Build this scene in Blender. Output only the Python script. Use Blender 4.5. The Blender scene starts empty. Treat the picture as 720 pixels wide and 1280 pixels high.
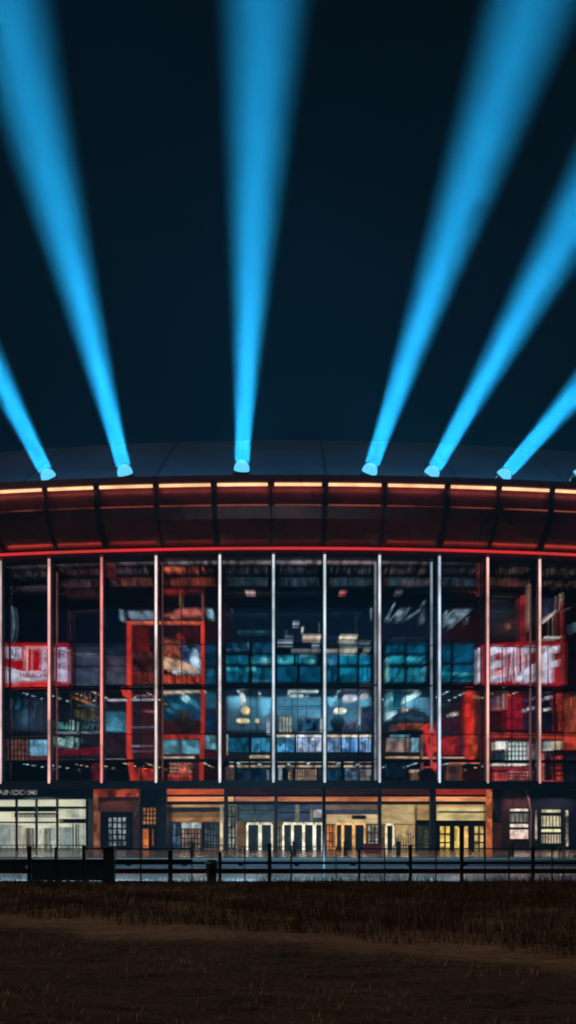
import bpy, math, random
import numpy as np
from math import sin, cos, sqrt, atan2, radians, pi
from mathutils import Vector, Matrix
random.seed(11); rng = np.random.default_rng(5)
S = bpy.context.scene
COL = S.collection

# ------------------------------------------------------------------ survey of the place
F, CX, HY, EYE = 1305.0, 360.0, 1040.0, 1.7      # focal length / principal column / horizon row of the photo, eye height
R, D = 150.0, 90.0                                # radius of the curved glass front, distance of its middle
CY = D + R
def pol(a, o, z):
    r = R + o
    return (r*sin(a), CY - r*cos(a), z)
def on_front(px, py, o=0.0):
    "angle and height on the front (offset o outwards) of a point measured in the photo"
    k = (px-CX)/F; r = R+o
    A = k*k+1; B = -2*CY; Cc = CY*CY-r*r
    Y = (-B - sqrt(B*B-4*A*Cc))/(2*A)
    return atan2(k*Y, CY-Y), EYE + (HY-py)/F*Y
def on_ground(px, py, z=0.0):
    Y = (EYE-z)*F/(py-HY)
    return ((px-CX)/F*Y, Y)
def at(px, py, Y):
    return ((px-CX)/F*Y, Y, EYE+(HY-py)/F*Y)

# ------------------------------------------------------------------ materials
def s2l(c):
    out = []
    for v in c:
        v = v/255.0
        out.append(v/12.92 if v <= .04045 else ((v+.055)/1.055)**2.4)
    return out
def new_mat(name):
    m = bpy.data.materials.new(name); m.use_nodes = True
    nt = m.node_tree; nt.nodes.clear()
    out = nt.nodes.new('ShaderNodeOutputMaterial')
    return m, nt, out
def nd(nt, t, **kw):
    n = nt.nodes.new(t)
    for k, v in kw.items():
        if k in n.inputs: n.inputs[k].default_value = v
        else: setattr(n, k, v)
    return n
_mc = {}
def paint(rgb, rough=.5, metal=0.0, var=.35, scale=1.5, bump=0.0, spec=.5):
    key = ('p', tuple(rgb), rough, metal, var, scale, bump, spec)
    if key in _mc: return _mc[key]
    m, nt, out = new_mat('finish')
    b = nd(nt, 'ShaderNodeBsdfPrincipled', Roughness=rough, Metallic=metal)
    b.inputs['Specular IOR Level'].default_value = spec
    tc = nd(nt, 'ShaderNodeTexCoord')
    n = nd(nt, 'ShaderNodeTexNoise', Scale=scale, Detail=6.0, Roughness=.65)
    nt.links.new(tc.outputs['Object'], n.inputs['Vector'])
    mx = nd(nt, 'ShaderNodeMix', data_type='RGBA')
    mr = nd(nt, 'ShaderNodeMapRange'); mr.inputs[1].default_value = .3; mr.inputs[2].default_value = .7
    nt.links.new(n.outputs['Fac'], mr.inputs[0])
    nt.links.new(mr.outputs[0], mx.inputs[0])
    mx.inputs[6].default_value = (*[c*(1-var) for c in rgb], 1)
    mx.inputs[7].default_value = (*[min(1, c*(1+var)) for c in rgb], 1)
    nt.links.new(mx.outputs[2], b.inputs['Base Color'])
    if bump:
        bp = nd(nt, 'ShaderNodeBump', Strength=bump, Distance=.05)
        nt.links.new(n.outputs['Fac'], bp.inputs['Height']); nt.links.new(bp.outputs[0], b.inputs['Normal'])
    nt.links.new(b.outputs[0], out.inputs[0])
    _mc[key] = m
    return m
GAIN = 1.5
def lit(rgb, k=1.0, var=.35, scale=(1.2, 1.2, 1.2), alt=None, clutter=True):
    "a lamp or screen, or a part whose light is put in as glow; var = unevenness of the sheet and what shows through it"
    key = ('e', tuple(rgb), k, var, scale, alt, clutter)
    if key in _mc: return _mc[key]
    m, nt, out = new_mat('glow_surface')
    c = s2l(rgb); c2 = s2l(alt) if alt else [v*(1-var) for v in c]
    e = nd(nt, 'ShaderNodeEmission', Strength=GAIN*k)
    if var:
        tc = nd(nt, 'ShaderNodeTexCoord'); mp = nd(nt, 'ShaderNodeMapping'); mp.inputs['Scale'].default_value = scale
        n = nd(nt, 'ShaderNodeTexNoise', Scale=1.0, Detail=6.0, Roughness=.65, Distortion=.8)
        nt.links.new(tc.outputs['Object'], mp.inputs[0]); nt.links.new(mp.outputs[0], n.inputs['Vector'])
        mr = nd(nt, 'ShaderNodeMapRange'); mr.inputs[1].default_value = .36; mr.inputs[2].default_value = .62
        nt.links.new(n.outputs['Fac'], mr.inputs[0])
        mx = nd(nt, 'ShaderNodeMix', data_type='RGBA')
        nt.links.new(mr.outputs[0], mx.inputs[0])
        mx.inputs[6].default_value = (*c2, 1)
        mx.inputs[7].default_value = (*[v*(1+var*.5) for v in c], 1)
        # blocky lighter and darker glow painted in for clutter behind the sheet
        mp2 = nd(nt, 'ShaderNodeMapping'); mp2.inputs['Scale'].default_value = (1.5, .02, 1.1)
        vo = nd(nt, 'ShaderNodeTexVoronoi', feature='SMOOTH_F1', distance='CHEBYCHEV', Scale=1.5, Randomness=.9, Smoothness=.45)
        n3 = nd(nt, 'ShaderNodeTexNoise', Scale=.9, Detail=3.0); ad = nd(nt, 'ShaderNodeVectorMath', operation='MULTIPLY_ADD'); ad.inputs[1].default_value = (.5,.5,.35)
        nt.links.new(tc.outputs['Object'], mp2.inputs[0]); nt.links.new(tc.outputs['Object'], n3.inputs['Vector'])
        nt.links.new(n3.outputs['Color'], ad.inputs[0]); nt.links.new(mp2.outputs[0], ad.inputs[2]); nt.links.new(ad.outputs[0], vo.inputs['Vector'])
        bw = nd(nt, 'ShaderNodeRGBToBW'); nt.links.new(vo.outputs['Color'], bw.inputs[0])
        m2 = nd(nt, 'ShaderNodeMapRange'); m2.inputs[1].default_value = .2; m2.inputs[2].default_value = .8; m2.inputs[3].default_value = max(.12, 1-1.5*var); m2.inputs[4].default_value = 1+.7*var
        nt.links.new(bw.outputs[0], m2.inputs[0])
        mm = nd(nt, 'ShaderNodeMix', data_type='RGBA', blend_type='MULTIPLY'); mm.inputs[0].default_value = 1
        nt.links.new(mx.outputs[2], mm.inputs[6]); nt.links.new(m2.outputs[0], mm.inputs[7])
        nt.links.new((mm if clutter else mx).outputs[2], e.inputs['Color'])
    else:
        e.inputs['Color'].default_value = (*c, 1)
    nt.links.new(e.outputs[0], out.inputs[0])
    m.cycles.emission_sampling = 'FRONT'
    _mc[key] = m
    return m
def glass_mat():
    m, nt, out = new_mat('curtain_glass')
    t = nd(nt, 'ShaderNodeBsdfTransparent', Color=(.86, .92, .95, 1))
    g = nd(nt, 'ShaderNodeBsdfGlossy', Roughness=.06, Color=(1, 1, 1, 1))
    lw = nd(nt, 'ShaderNodeFresnel', IOR=1.45)
    mx = nd(nt, 'ShaderNodeMixShader')
    rf = nd(nt, 'ShaderNodeBsdfRefraction', IOR=1.4, Roughness=.17, Color=(.9, .95, .97, 1))
    m0 = nd(nt, 'ShaderNodeMixShader'); m0.inputs[0].default_value = .3        # slightly diffusing glass, its blur put in as soft glow round lights
    nt.links.new(t.outputs[0], m0.inputs[1]); nt.links.new(rf.outputs[0], m0.inputs[2])
    nt.links.new(lw.outputs[0], mx.inputs[0]); nt.links.new(m0.outputs[0], mx.inputs[1]); nt.links.new(g.outputs[0], mx.inputs[2])
    nt.links.new(mx.outputs[0], out.inputs[0])
    return m
GLASS = glass_mat()
NAVY = paint((.025, .045, .08), .45, .2)
BLACK = paint((.012, .02, .034), .5)
STEEL = paint((.25, .26, .28), .35, .8, .2)
DARKSTEEL = paint((.05, .055, .065), .4, .7)
WALLN = paint((.05, .11, .16), .6, 0, .4, .8)
WALLR = paint((.26, .03, .035), .55, 0, .5, .8)
REDSTEEL = paint((.62, .04, .025), .4, .1, .25, 2.0)
MAROON = paint((.2, .042, .045), .34, .35, .5, .45)
CONC = paint((.3, .31, .32), .8, 0, .25, 1.2, .2)
FRAMEW = paint((.7, .66, .58), .5, 0, .1)

# ------------------------------------------------------------------ mesh building
class MB:
    def __init__(s): s.v = []; s.f = []
    def hexa(s, p):      # 8 points: 4 of one face, 4 of the opposite face
        b = len(s.v); s.v += [tuple(q) for q in p]
        for q in ((0,1,2,3), (7,6,5,4), (0,4,5,1), (1,5,6,2), (2,6,7,3), (3,7,4,0)): s.f.append(tuple(b+i for i in q))
    def arc(s, a0, a1, z0, z1, o0, o1, step=.02):
        n = max(1, int(math.ceil(abs(a1-a0)/step)))
        for i in range(n):
            b0 = a0+(a1-a0)*i/n; b1 = a0+(a1-a0)*(i+1)/n
            if n == 1:
                s.hexa([pol(b0,o1,z0), pol(b1,o1,z0), pol(b1,o1,z1), pol(b0,o1,z1), pol(b0,o0,z0), pol(b1,o0,z0), pol(b1,o0,z1), pol(b0,o0,z1)])
        if n > 1:
            b = len(s.v)
            for i in range(n+1):
                t = a0+(a1-a0)*i/n
                s.v += [pol(t,o1,z0), pol(t,o1,z1), pol(t,o0,z1), pol(t,o0,z0)]
            for i in range(n):
                for k in range(4):
                    s.f.append((b+4*i+k, b+4*i+4+k, b+4*i+4+(k+1)%4, b+4*i+(k+1)%4))
            s.f.append((b+3, b+2, b+1, b)); e = b+4*n; s.f.append((e, e+1, e+2, e+3))
    def px(s, x0, y0, x1, y1, dep, th=.15):
        "upright slab on the curved front, outline measured in the photo, dep metres behind the glass"
        ym = (y0+y1)/2
        a0, _ = on_front(x0, ym, -dep); a1, _ = on_front(x1, ym, -dep)
        _, zt = on_front((x0+x1)/2, min(y0,y1), -dep); _, zb = on_front((x0+x1)/2, max(y0,y1), -dep)
        s.arc(a0, a1, zb, zt, -dep-th, -dep)
        return a0, a1, zb, zt
    def poly(s, pts, dep, th=.15):
        fr = []; bk = []
        for x, y in pts:
            a, z = on_front(x, y, -dep); fr.append(pol(a, -dep, z)); bk.append(pol(a, -dep-th, z))
        n = len(pts); b = len(s.v); s.v += fr+bk
        s.f.append(tuple(b+i for i in range(n))); s.f.append(tuple(b+n+i for i in reversed(range(n))))
        for i in range(n): s.f.append((b+i, b+n+i, b+n+(i+1)%n, b+(i+1)%n))
    def box(s, x0, x1, y0, y1, z0, z1):
        s.hexa([(x0,y0,z0),(x1,y0,z0),(x1,y0,z1),(x0,y0,z1),(x0,y1,z0),(x1,y1,z0),(x1,y1,z1),(x0,y1,z1)])
    def tube(s, pts, r, n=8, cap=True):
        pts = [Vector(p) for p in pts]
        rs = r if isinstance(r, (list, tuple)) else [r]*len(pts)
        b = len(s.v)
        for i, p in enumerate(pts):
            d = (pts[min(i+1, len(pts)-1)]-pts[max(i-1, 0)]).normalized()
            u = d.cross(Vector((0,1,0)));
            if u.length < .05: u = d.cross(Vector((1,0,0)))
            u.normalize(); w = d.cross(u)
            for k in range(n):
                t = 2*pi*k/n; s.v.append(tuple(p + (u*cos(t)+w*sin(t))*rs[i]))
        for i in range(len(pts)-1):
            for k in range(n):
                s.f.append((b+i*n+k, b+i*n+(k+1)%n, b+(i+1)*n+(k+1)%n, b+(i+1)*n+k))
        if cap:
            s.f.append(tuple(b+k for k in reversed(range(n)))); e = b+(len(pts)-1)*n; s.f.append(tuple(e+k for k in range(n)))
    def blob(s, c, rx, ry, rz, seg=14, rings=8, wob=0.0):
        b = len(s.v)
        for i in range(rings+1):
            t = pi*i/rings
            for k in range(seg):
                p = 2*pi*k/seg; w = 1+wob*(random.random()-.5)
                s.v.append((c[0]+rx*w*sin(t)*cos(p), c[1]+ry*w*sin(t)*sin(p), c[2]+rz*w*cos(t)))
        for i in range(rings):
            for k in range(seg):
                s.f.append((b+i*seg+k, b+(i+1)*seg+k, b+(i+1)*seg+(k+1)%seg, b+i*seg+(k+1)%seg))
    def build(s, name, mat, parent=None, smooth=False):
        me = bpy.data.meshes.new(name)
        off = Vector((0,0,0)); q = parent
        while q is not None: off += q.location; q = q.parent
        if parent is None and s.v:          # own origin at the base of the thing
            vs = np.array(s.v); off = Vector((float(vs[:,0].mean()), float(vs[:,1].mean()), float(vs[:,2].min())))
        me.from_pydata([(v[0]-off.x, v[1]-off.y, v[2]-off.z) for v in s.v], [], s.f)
        import bmesh
        bm = bmesh.new(); bm.from_mesh(me); bmesh.ops.recalc_face_normals(bm, faces=bm.faces); bm.to_mesh(me); bm.free()
        if smooth: me.shade_smooth()
        me.materials.append(mat)
        o = bpy.data.objects.new(name, me); COL.objects.link(o)
        if parent is not None: o.parent = parent
        else: o.location = off
        return o
def tag(o, label, cat, group=None, kind=None):
    if label: o['label'] = label
    if cat: o['category'] = cat
    if group: o['group'] = group
    if kind: o['kind'] = kind
    return o
def empty(name, loc, label, cat, group=None):
    o = bpy.data.objects.new(name, None); COL.objects.link(o); o.location = loc; o.empty_display_size = .3
    return tag(o, label, cat, group)
def struct(o):
    o['kind'] = 'structure'; return o
def text_verts(body, size, extrude):
    cu = bpy.data.curves.new('lettering', 'FONT'); cu.body = body; cu.size = size; cu.extrude = extrude; cu.offset = .025; cu.align_x = 'CENTER'; cu.align_y = 'CENTER'
    ob = bpy.data.objects.new('lettering', cu); COL.objects.link(ob)
    bpy.context.view_layer.update()
    dg = bpy.context.evaluated_depsgraph_get()
    me = bpy.data.meshes.new_from_object(ob.evaluated_get(dg))
    v = [tuple(q.co) for q in me.vertices]; f = [tuple(p.vertices) for p in me.polygons]
    bpy.data.objects.remove(ob); bpy.data.curves.remove(cu); bpy.data.meshes.remove(me)
    return v, f
def lettering(mb, body, x0, y0, x1, y1, dep):
    "letters filling a rectangle measured in the photo"
    v, f = text_verts(body, 1.0, .02)
    xs = [q[0] for q in v]; ys = [q[1] for q in v]
    b = len(mb.v)
    for q in v:
        x = x0+(q[0]-min(xs))/(max(xs)-min(xs))*(x1-x0); y = y1-(q[1]-min(ys))/(max(ys)-min(ys))*(y1-y0)
        o = -dep + (.02 if q[2] > 0 else -.02)
        a, z = on_front(x, y, o); mb.v.append(pol(a, o, z))
    mb.f += [tuple(b+i for i in q) for q in f]

# ------------------------------------------------------------------ camera
cam = bpy.data.cameras.new('camera'); co = bpy.data.objects.new('camera', cam); COL.objects.link(co)
co.location = (0, 0, EYE); co.rotation_euler = (radians(90), 0, 0)
cam.sensor_width = 36; cam.lens = F/1280*36; cam.shift_y = (HY-640)/1280; cam.clip_end = 2000; cam.clip_start = .1
S.camera = co

# ------------------------------------------------------------------ the arena
arena = empty('arena', (0, D, 0), 'wide curved glass fronted arena lit red and blue at night', 'arena')
AEND = .30
def part(name, mb, mat, parent=arena, **k): return mb.build(name, mat, parent, **k)
zf = lambda py, o=0: on_front(360, py, o)[1]
Z_RED = zf(690); Z_SILL = zf(980); Z_ROOFLIP = zf(603, 4)
MULL = [5.5, 66, 131, 197, 275, 342, 405, 473, 544.5, 604, 669]
MULLB = [2, 62, 127, 196, 276, 342, 406, 474, 551, 611, 675]
aM = [on_front((t+b)/2, 840)[0] for t, b in zip(MULL, MULLB)]
aM = [aM[0]-.031*3, aM[0]-.031*2, aM[0]-.031] + aM + [aM[-1]+.029*k for k in (1, 2, 3, 4)]

# lit vertical fins (each a slim box with a light line on its face)
tints = {0:(196,170,172),1:(232,166,158),2:(232,134,130),3:(222,196,190),4:(214,206,208),5:(186,202,212),6:(190,206,214),7:(196,196,204),8:(190,205,225),9:(232,166,156),10:(230,182,172)}
for i, a in enumerate(aM):
    j = i-3
    w = .13/R
    mb = MB(); mb.arc(a-w*1.2, a+w*1.2, Z_SILL, Z_RED-.1, .06, .5); fin = part('mullion', mb, paint((.42,.42,.44), .4, .5, .15))
    mb = MB(); mb.arc(a-w*.72, a+w*.72, Z_SILL+.1, Z_RED-.35, .503, .56)
    part('light_strip', mb, lit(tints.get(j, (205,170,165)), .95, .6, (.3, .3, .13), None, False), fin)
# companions beside the fins: thin inner posts seen in the photo
for x0, x1, y0, y1, c in ((11,13.5,702,975,(.22,.2,.22)),(70,71.5,715,975,(.5,.22,.2)),(202,204,705,975,(.4,.22,.2)),(281,282.5,705,770,(.2,.25,.32)),(600.5,602,700,975,(.3,.16,.16)),(662,664.5,712,975,(.42,.25,.24)),(193,194.5,715,975,(.3,.14,.16))):
    mb = MB(); mb.px(x0, y0, x1, y1, .35, .12); part('inner_post', mb, paint(c, .4, .4))
for x0,x1,y0,y1,c in ((468,470.6,702,977,(120,122,128)),(538.2,540.8,702,915,(134,142,156)),(538.6,540.8,915,960,(150,70,70)),(70.2,71.4,715,975,(120,62,58)),(202.4,203.6,705,975,(110,66,58)),(662.4,663.8,730,975,(120,84,76))):
    mb = MB(); mb.px(x0, y0, x1, y1, .3, .1); part('light_strip', mb, lit(c, .8, .5, (.4,.4,.3), None, False))
for x, y0, y1 in ((313,800,945),(372,816,978),(423.5,800,978),(447.8,800,978),(506.8,800,945),(564.5,800,915),(100,865,978),(36,865,950),(176,858,978),(227,740,860),(640,858,960),(694,860,978)):
    mb = MB(); mb.px(x-.5, y0, x+.5, y1, .2, .08); part('inner_post', mb, NAVY)
# glass panes and horizontal transoms
for i in range(len(aM)-1):
    mb = MB(); mb.arc(aM[i]+.0013, aM[i+1]-.0013, Z_SILL+.05, Z_RED-.15, .02, .045); part('window_pane', mb, GLASS)
for i in range(len(aM)-1):
    for y in ((856, 917, 949) if i % 2 else (805, 856, 917)):
        mb = MB(); z = zf(y); h = .035 if y != 856 else .06
        mb.arc(aM[i]+.0013, aM[i+1]-.0013, z-h, z+h, -.09, .012); part('transom' if y not in (760, 832, 884) else 'glazing_bar', mb, DARKSTEEL)
# floor slabs, back wall, ceiling, ends
for y, o1 in ((856, -.7), (948, -.5)):
    z = zf(y); mb = MB(); mb.arc(-AEND, AEND, z-.24, z, -12, o1); part('floor_slab', mb, NAVY)
mb = MB(); mb.arc(-AEND, AEND, Z_SILL-.05, Z_SILL+.3, -12, .55); part('floor_slab', mb, NAVY)
mb = MB(); mb.arc(-AEND, AEND, zf(803,-6)-.3, zf(803,-6), -12, -6); part('floor_slab', mb, NAVY)
mb = MB(); mb.arc(-AEND, AEND, Z_RED-.5, Z_RED+.55, -12, .35); part('head_beam', mb, NAVY)
for a0, a1, m in ((-AEND, on_front(140,840)[0], paint((.03,.06,.1),.6,0,.5,.8)), (on_front(140,840)[0], on_front(272,840)[0], WALLR), (on_front(272,840)[0], on_front(600,840)[0], WALLN), (on_front(600,840)[0], AEND, WALLR)):
    mb = MB(); mb.arc(a0, a1, 0, Z_RED, -10.3, -10); part('back_wall', mb, m)
# rear body of the building
mb = MB(); mb.arc(-AEND, AEND, 0, Z_ROOFLIP-.6, -60, -12.2); part('rear_hall', mb, NAVY)
for s in (-1, 1):
    mb = MB(); mb.arc(s*AEND, s*(AEND+.01), 0, Z_ROOFLIP-.5, -60, .5); part('end_wall', mb, NAVY)

# canopy: curved eave profile swept along the front
def sweep(name, prof, mat, a0=-AEND-.012, a1=AEND+.012, n=44, closed=True, parent=arena, smooth=False):
    mb = MB(); k = len(prof)
    for i in range(n+1):
        t = a0+(a1-a0)*i/n; mb.v += [pol(t, o, z) for o, z in prof]
    for i in range(n):
        for q in range(k if closed else k-1):
            mb.f.append((i*k+q, (i+1)*k+q, (i+1)*k+(q+1)%k, i*k+(q+1)%k))
    if closed:
        mb.f.append(tuple(range(k))); mb.f.append(tuple(n*k+q for q in reversed(range(k))))
    return mb.build(name, mat, parent, smooth=smooth)
zl = zf(606, 4.0); zm = zf(632, 3.6)
z_bot = Z_RED+.5
eave = sweep('canopy', [(4.0, zl+.02), (3.72, zm), (3.3, zf(648,3.3)), (2.3, zf(666,2.3)), (1.2, zf(680,1.2)), (.35, z_bot), (-1, z_bot+.02), (-1, z_bot+1), (1, zl-1), (3.2, zl)], MAROON)
rim = sweep('canopy_rim', [(4.25, zl+.18), (4.25, zl+.75), (3.4, zl+.8), (3.4, zl+.18)], paint((.13,.045,.045), .45, .3), parent=eave)
RIB = [-150,-80,-10, 58, 122, 196, 268, 339, 406, 480, 558, 622, 688, 755, 820, 885]
aR = [on_front(x, 640, 3.7)[0] for x in RIB]
for i, (x, a) in enumerate(zip(RIB, aR)):
    wide = i % 2 == 0
    mb = MB(); t = (.20 if x in (122, 268, 406, 558, 688) else .06)/R
    pr = [(4.3, zl+.3), (4.12, zl-.5), (3.95, zm), (3.55, zf(650,3.5)), (2.55, zf(668,2.5)), (1.4, zf(683,1.4)), (.45, z_bot-.02)]
    inn = [(3.6, zl+.3), (3.5, zl-.5), (3.4, zm), (3.0, zf(650,3.3)), (2.1, zf(666,2.3)), (1.1, zf(680,1.2)), (.3, z_bot-.02)]
    for q in range(len(pr)-1):
        mb.hexa([pol(a-t, *pr[q]), pol(a+t, *pr[q]), pol(a+t, *pr[q+1]), pol(a-t, *pr[q+1]), pol(a-t, *inn[q]), pol(a+t, *inn[q]), pol(a+t, *inn[q+1]), pol(a-t, *inn[q+1])])
    mb.build('canopy_rib', paint((.03,.022,.028), .45, .4), eave)
    if i < len(aR)-1:
        g = .28/R
        mb = MB(); mb.arc(a+g, aR[i+1]-g, zl-.1, zl+.1, 4.02, 4.2); mb.build('light_strip', lit((255,190,138), 1.1, .35, (.3,.3,.3), None, False), eave)
        mb = MB(); mb.arc(a+g, aR[i+1]-g, zm-.035, zm+.035, 3.74, 3.86); mb.build('panel_seam', lit((150,70,50), .5, .8, (.2,.2,.2), None, False), eave)
# V bracing visible behind the canopy lights at right
for pts in (((602,660),(632,632)), ((640,660),(618,632)), ((601,634),(598,676)), ((706,636),(694,652))):
    (x0,y0),(x1,y1) = pts
    a, z = on_front(x0, y0, 3.1); b, z2 = on_front(x1, y1, 3.8)
    mb = MB(); mb.tube([pol(a, 3.5, z), pol(b, 3.95, z2)], .08, 6); mb.build('brace', paint((.03,.022,.028), .45, .4), eave)
# red light line under the canopy
red = MB(); red.arc(-AEND, AEND, Z_RED+.06, Z_RED+.25, .55, .72); red_o = part('light_strip', red, lit((206,34,42), .8, .55, (.12,.12,.12), (170,56,46), False))

# roof: low dome behind the rim
roof = sweep('roof', [(3.3, zl+.3), (1.2, zl+.5), (-1, zl+1.8), (-5, zl+4.6), (-10, zl+8.0), (-14.5, zl+10.6), (-19, zl+12.0), (-26, zl+13.2), (-45, zl+14), (-60, zl+12), (-60, zl-.5), (0, zl-.5), (3.0, zl-.2)], paint((.08,.115,.17), .45, .2, .25, .25), smooth=False)
for x in (-60, 45, 203, 405, 560, 690, 800):
    a = on_front(x, 575, -6)[0]; mb = MB(); w = .06/R
    pr = [(1.2, zl+.5), (-1, zl+1.8), (-5, zl+4.6), (-10, zl+8.0), (-14.5, zl+10.6), (-19, zl+12)]
    for q in range(len(pr)-1):
        lo = lambda p: pol(a-w, p[0], p[1]+.06); hi = lambda p: pol(a+w, p[0], p[1]+.06)
        lo2 = lambda p: pol(a-w, p[0], p[1]-.1); hi2 = lambda p: pol(a+w, p[0], p[1]-.1)
        mb.hexa([lo(pr[q]), hi(pr[q]), hi(pr[q+1]), lo(pr[q+1]), lo2(pr[q]), hi2(pr[q]), hi2(pr[q+1]), lo2(pr[q+1])])
    mb.build('roof_seam', NAVY, roof)

# ------------------------------------------------------------------ behind the glass: most parts glow in place of lamplight
def P(name, x0, y0, x1, y1, dep, mat, th=.15, grid=None, gm=None, gw=.05):
    mb = MB(); a0, a1, z0, z1 = mb.px(x0, y0, x1, y1, dep, th)
    o = part(name, mb, mat)
    if grid:
        g = MB(); nx, ny = grid; hw = gw/(R-dep)
        for i in range(nx+1):
            t = a0+(a1-a0)*i/nx; g.arc(t-hw, t+hw, z0, z1, -dep+.004, -dep+.07)
        for k in range(ny+1):
            z = z0+(z1-z0)*k/ny; g.arc(a0, a1, z-gw, z+gw, -dep+.006, -dep+.055)
        g.build('grille', gm or DARKSTEEL, o)
    return o
def Q(name, pts, dep, mat, th=.15):
    mb = MB(); mb.poly(pts, dep, th); return part(name, mb, mat)

# top zone: pale edge beams and rows of baffles, light put in as glow
bays = list(zip([b+3 for b in MULL], [b-3 for b in MULL[1:]+[735]])) + [(-20, 2)]
top_tint = [(90,70,72),(96,66,68),(120,100,104),(120,104,104),(126,112,116),(140,124,126),(150,122,124),(108,94,98),(84,78,86),(110,84,76),(112,86,80),(90,70,70)]
baf1 = [(60,48,52),(80,48,50),(96,70,78),(170,74,56),(62,58,68),(60,58,70),(64,62,74),(90,76,72),(62,56,62),(84,62,58),(82,62,58),(60,50,50)]
for i, (x0, x1) in enumerate(bays):
    yo = 5 if i in (0, 11) else 2 if i in (1, 10) else 0
    P('edge_glow', x0, 699.5+yo, x1, 704+yo, 1.0, lit(top_tint[i], .8, .5, (.5,.5,2)), .2)
    for r, (ya, yb) in enumerate(((709, 716.5), (723, 731.5))):
        if i == 0 and r == 1: ya, yb = 729, 733
        base = P('baffle_backing', x0+3, ya+yo-1, x1-3, yb+yo+1, 1.9, paint((.05,.05,.06), .6), .1)
        mb = MB(); x = x0+5; c = baf1[i]
        while x < x1-6:
            w = random.choice((.9, 1.3, 1.3, 2.0, 2.6)); 
            if random.random() < .85:
                mb.px(x, ya+yo+random.choice((0,0,1.5)), x+w, yb+yo-random.choice((0,0,0,2)), 1.7, .12)
            x += w+random.choice((.9, 1.1, 1.6, 2.6))
        mb.build('baffle', lit(c, .75 if r == 0 else .6, .7, (.7,.7,.7)), base)
    P('upper_ceiling', x0, 738+yo, x1, 741+yo, 3.5, BLACK, 6.0)
P('edge_glow', 205, 709, 231, 713.5, 1.5, lit((215,92,66), .8, .4), .15)

# --- bay by bay
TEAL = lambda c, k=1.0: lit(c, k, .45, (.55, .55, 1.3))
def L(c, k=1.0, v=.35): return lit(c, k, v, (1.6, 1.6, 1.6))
# far left
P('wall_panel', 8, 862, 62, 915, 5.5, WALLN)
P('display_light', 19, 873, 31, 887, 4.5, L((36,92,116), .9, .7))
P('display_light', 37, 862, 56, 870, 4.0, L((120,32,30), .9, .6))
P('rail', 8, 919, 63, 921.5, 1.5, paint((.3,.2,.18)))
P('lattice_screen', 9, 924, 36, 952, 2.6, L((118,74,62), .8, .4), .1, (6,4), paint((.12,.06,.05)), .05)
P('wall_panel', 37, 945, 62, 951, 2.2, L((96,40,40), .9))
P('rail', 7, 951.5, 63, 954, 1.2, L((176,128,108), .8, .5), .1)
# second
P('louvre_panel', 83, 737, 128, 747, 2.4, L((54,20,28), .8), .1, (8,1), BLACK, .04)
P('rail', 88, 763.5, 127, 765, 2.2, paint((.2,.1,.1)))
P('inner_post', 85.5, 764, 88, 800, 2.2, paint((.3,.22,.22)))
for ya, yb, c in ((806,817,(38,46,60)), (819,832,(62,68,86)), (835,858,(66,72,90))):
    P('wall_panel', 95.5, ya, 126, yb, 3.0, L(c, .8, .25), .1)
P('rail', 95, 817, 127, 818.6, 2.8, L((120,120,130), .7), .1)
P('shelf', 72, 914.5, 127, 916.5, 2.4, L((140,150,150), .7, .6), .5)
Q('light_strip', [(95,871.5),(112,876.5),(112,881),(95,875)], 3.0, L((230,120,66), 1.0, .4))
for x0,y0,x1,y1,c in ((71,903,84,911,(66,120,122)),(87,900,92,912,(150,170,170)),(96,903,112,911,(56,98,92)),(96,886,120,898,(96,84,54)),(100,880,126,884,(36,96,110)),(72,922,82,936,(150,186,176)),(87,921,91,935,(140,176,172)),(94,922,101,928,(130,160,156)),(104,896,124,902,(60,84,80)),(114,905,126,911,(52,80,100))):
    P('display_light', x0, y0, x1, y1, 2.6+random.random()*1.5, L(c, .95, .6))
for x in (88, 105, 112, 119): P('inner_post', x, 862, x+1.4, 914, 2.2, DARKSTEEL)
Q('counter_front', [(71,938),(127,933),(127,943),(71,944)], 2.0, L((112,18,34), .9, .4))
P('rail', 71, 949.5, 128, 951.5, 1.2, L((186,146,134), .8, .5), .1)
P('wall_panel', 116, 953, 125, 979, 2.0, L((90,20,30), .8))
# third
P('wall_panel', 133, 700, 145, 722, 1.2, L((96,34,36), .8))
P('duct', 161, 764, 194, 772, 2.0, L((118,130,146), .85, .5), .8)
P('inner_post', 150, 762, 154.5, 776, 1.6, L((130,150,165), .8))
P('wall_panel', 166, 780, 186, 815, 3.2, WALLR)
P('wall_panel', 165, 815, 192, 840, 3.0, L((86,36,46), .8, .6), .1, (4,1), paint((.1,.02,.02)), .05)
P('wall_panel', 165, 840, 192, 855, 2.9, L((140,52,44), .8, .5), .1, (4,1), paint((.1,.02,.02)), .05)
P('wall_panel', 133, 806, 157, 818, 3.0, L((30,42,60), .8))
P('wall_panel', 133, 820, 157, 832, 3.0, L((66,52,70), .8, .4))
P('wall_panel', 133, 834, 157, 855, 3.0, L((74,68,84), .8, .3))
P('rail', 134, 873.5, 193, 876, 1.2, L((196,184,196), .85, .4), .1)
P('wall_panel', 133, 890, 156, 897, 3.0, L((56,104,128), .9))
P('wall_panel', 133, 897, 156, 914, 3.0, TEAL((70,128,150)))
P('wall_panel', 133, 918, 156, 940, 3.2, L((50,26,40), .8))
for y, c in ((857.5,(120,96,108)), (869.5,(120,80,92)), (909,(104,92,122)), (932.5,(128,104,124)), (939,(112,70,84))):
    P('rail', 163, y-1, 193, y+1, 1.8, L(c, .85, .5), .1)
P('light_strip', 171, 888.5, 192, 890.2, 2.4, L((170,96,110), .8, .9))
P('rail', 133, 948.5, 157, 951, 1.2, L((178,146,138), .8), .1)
P('balustrade', 165, 961, 193, 980, 1.6, L((206,62,48), .9, .6), .1, (7,1), paint((.25,.04,.03)), .04)
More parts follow.
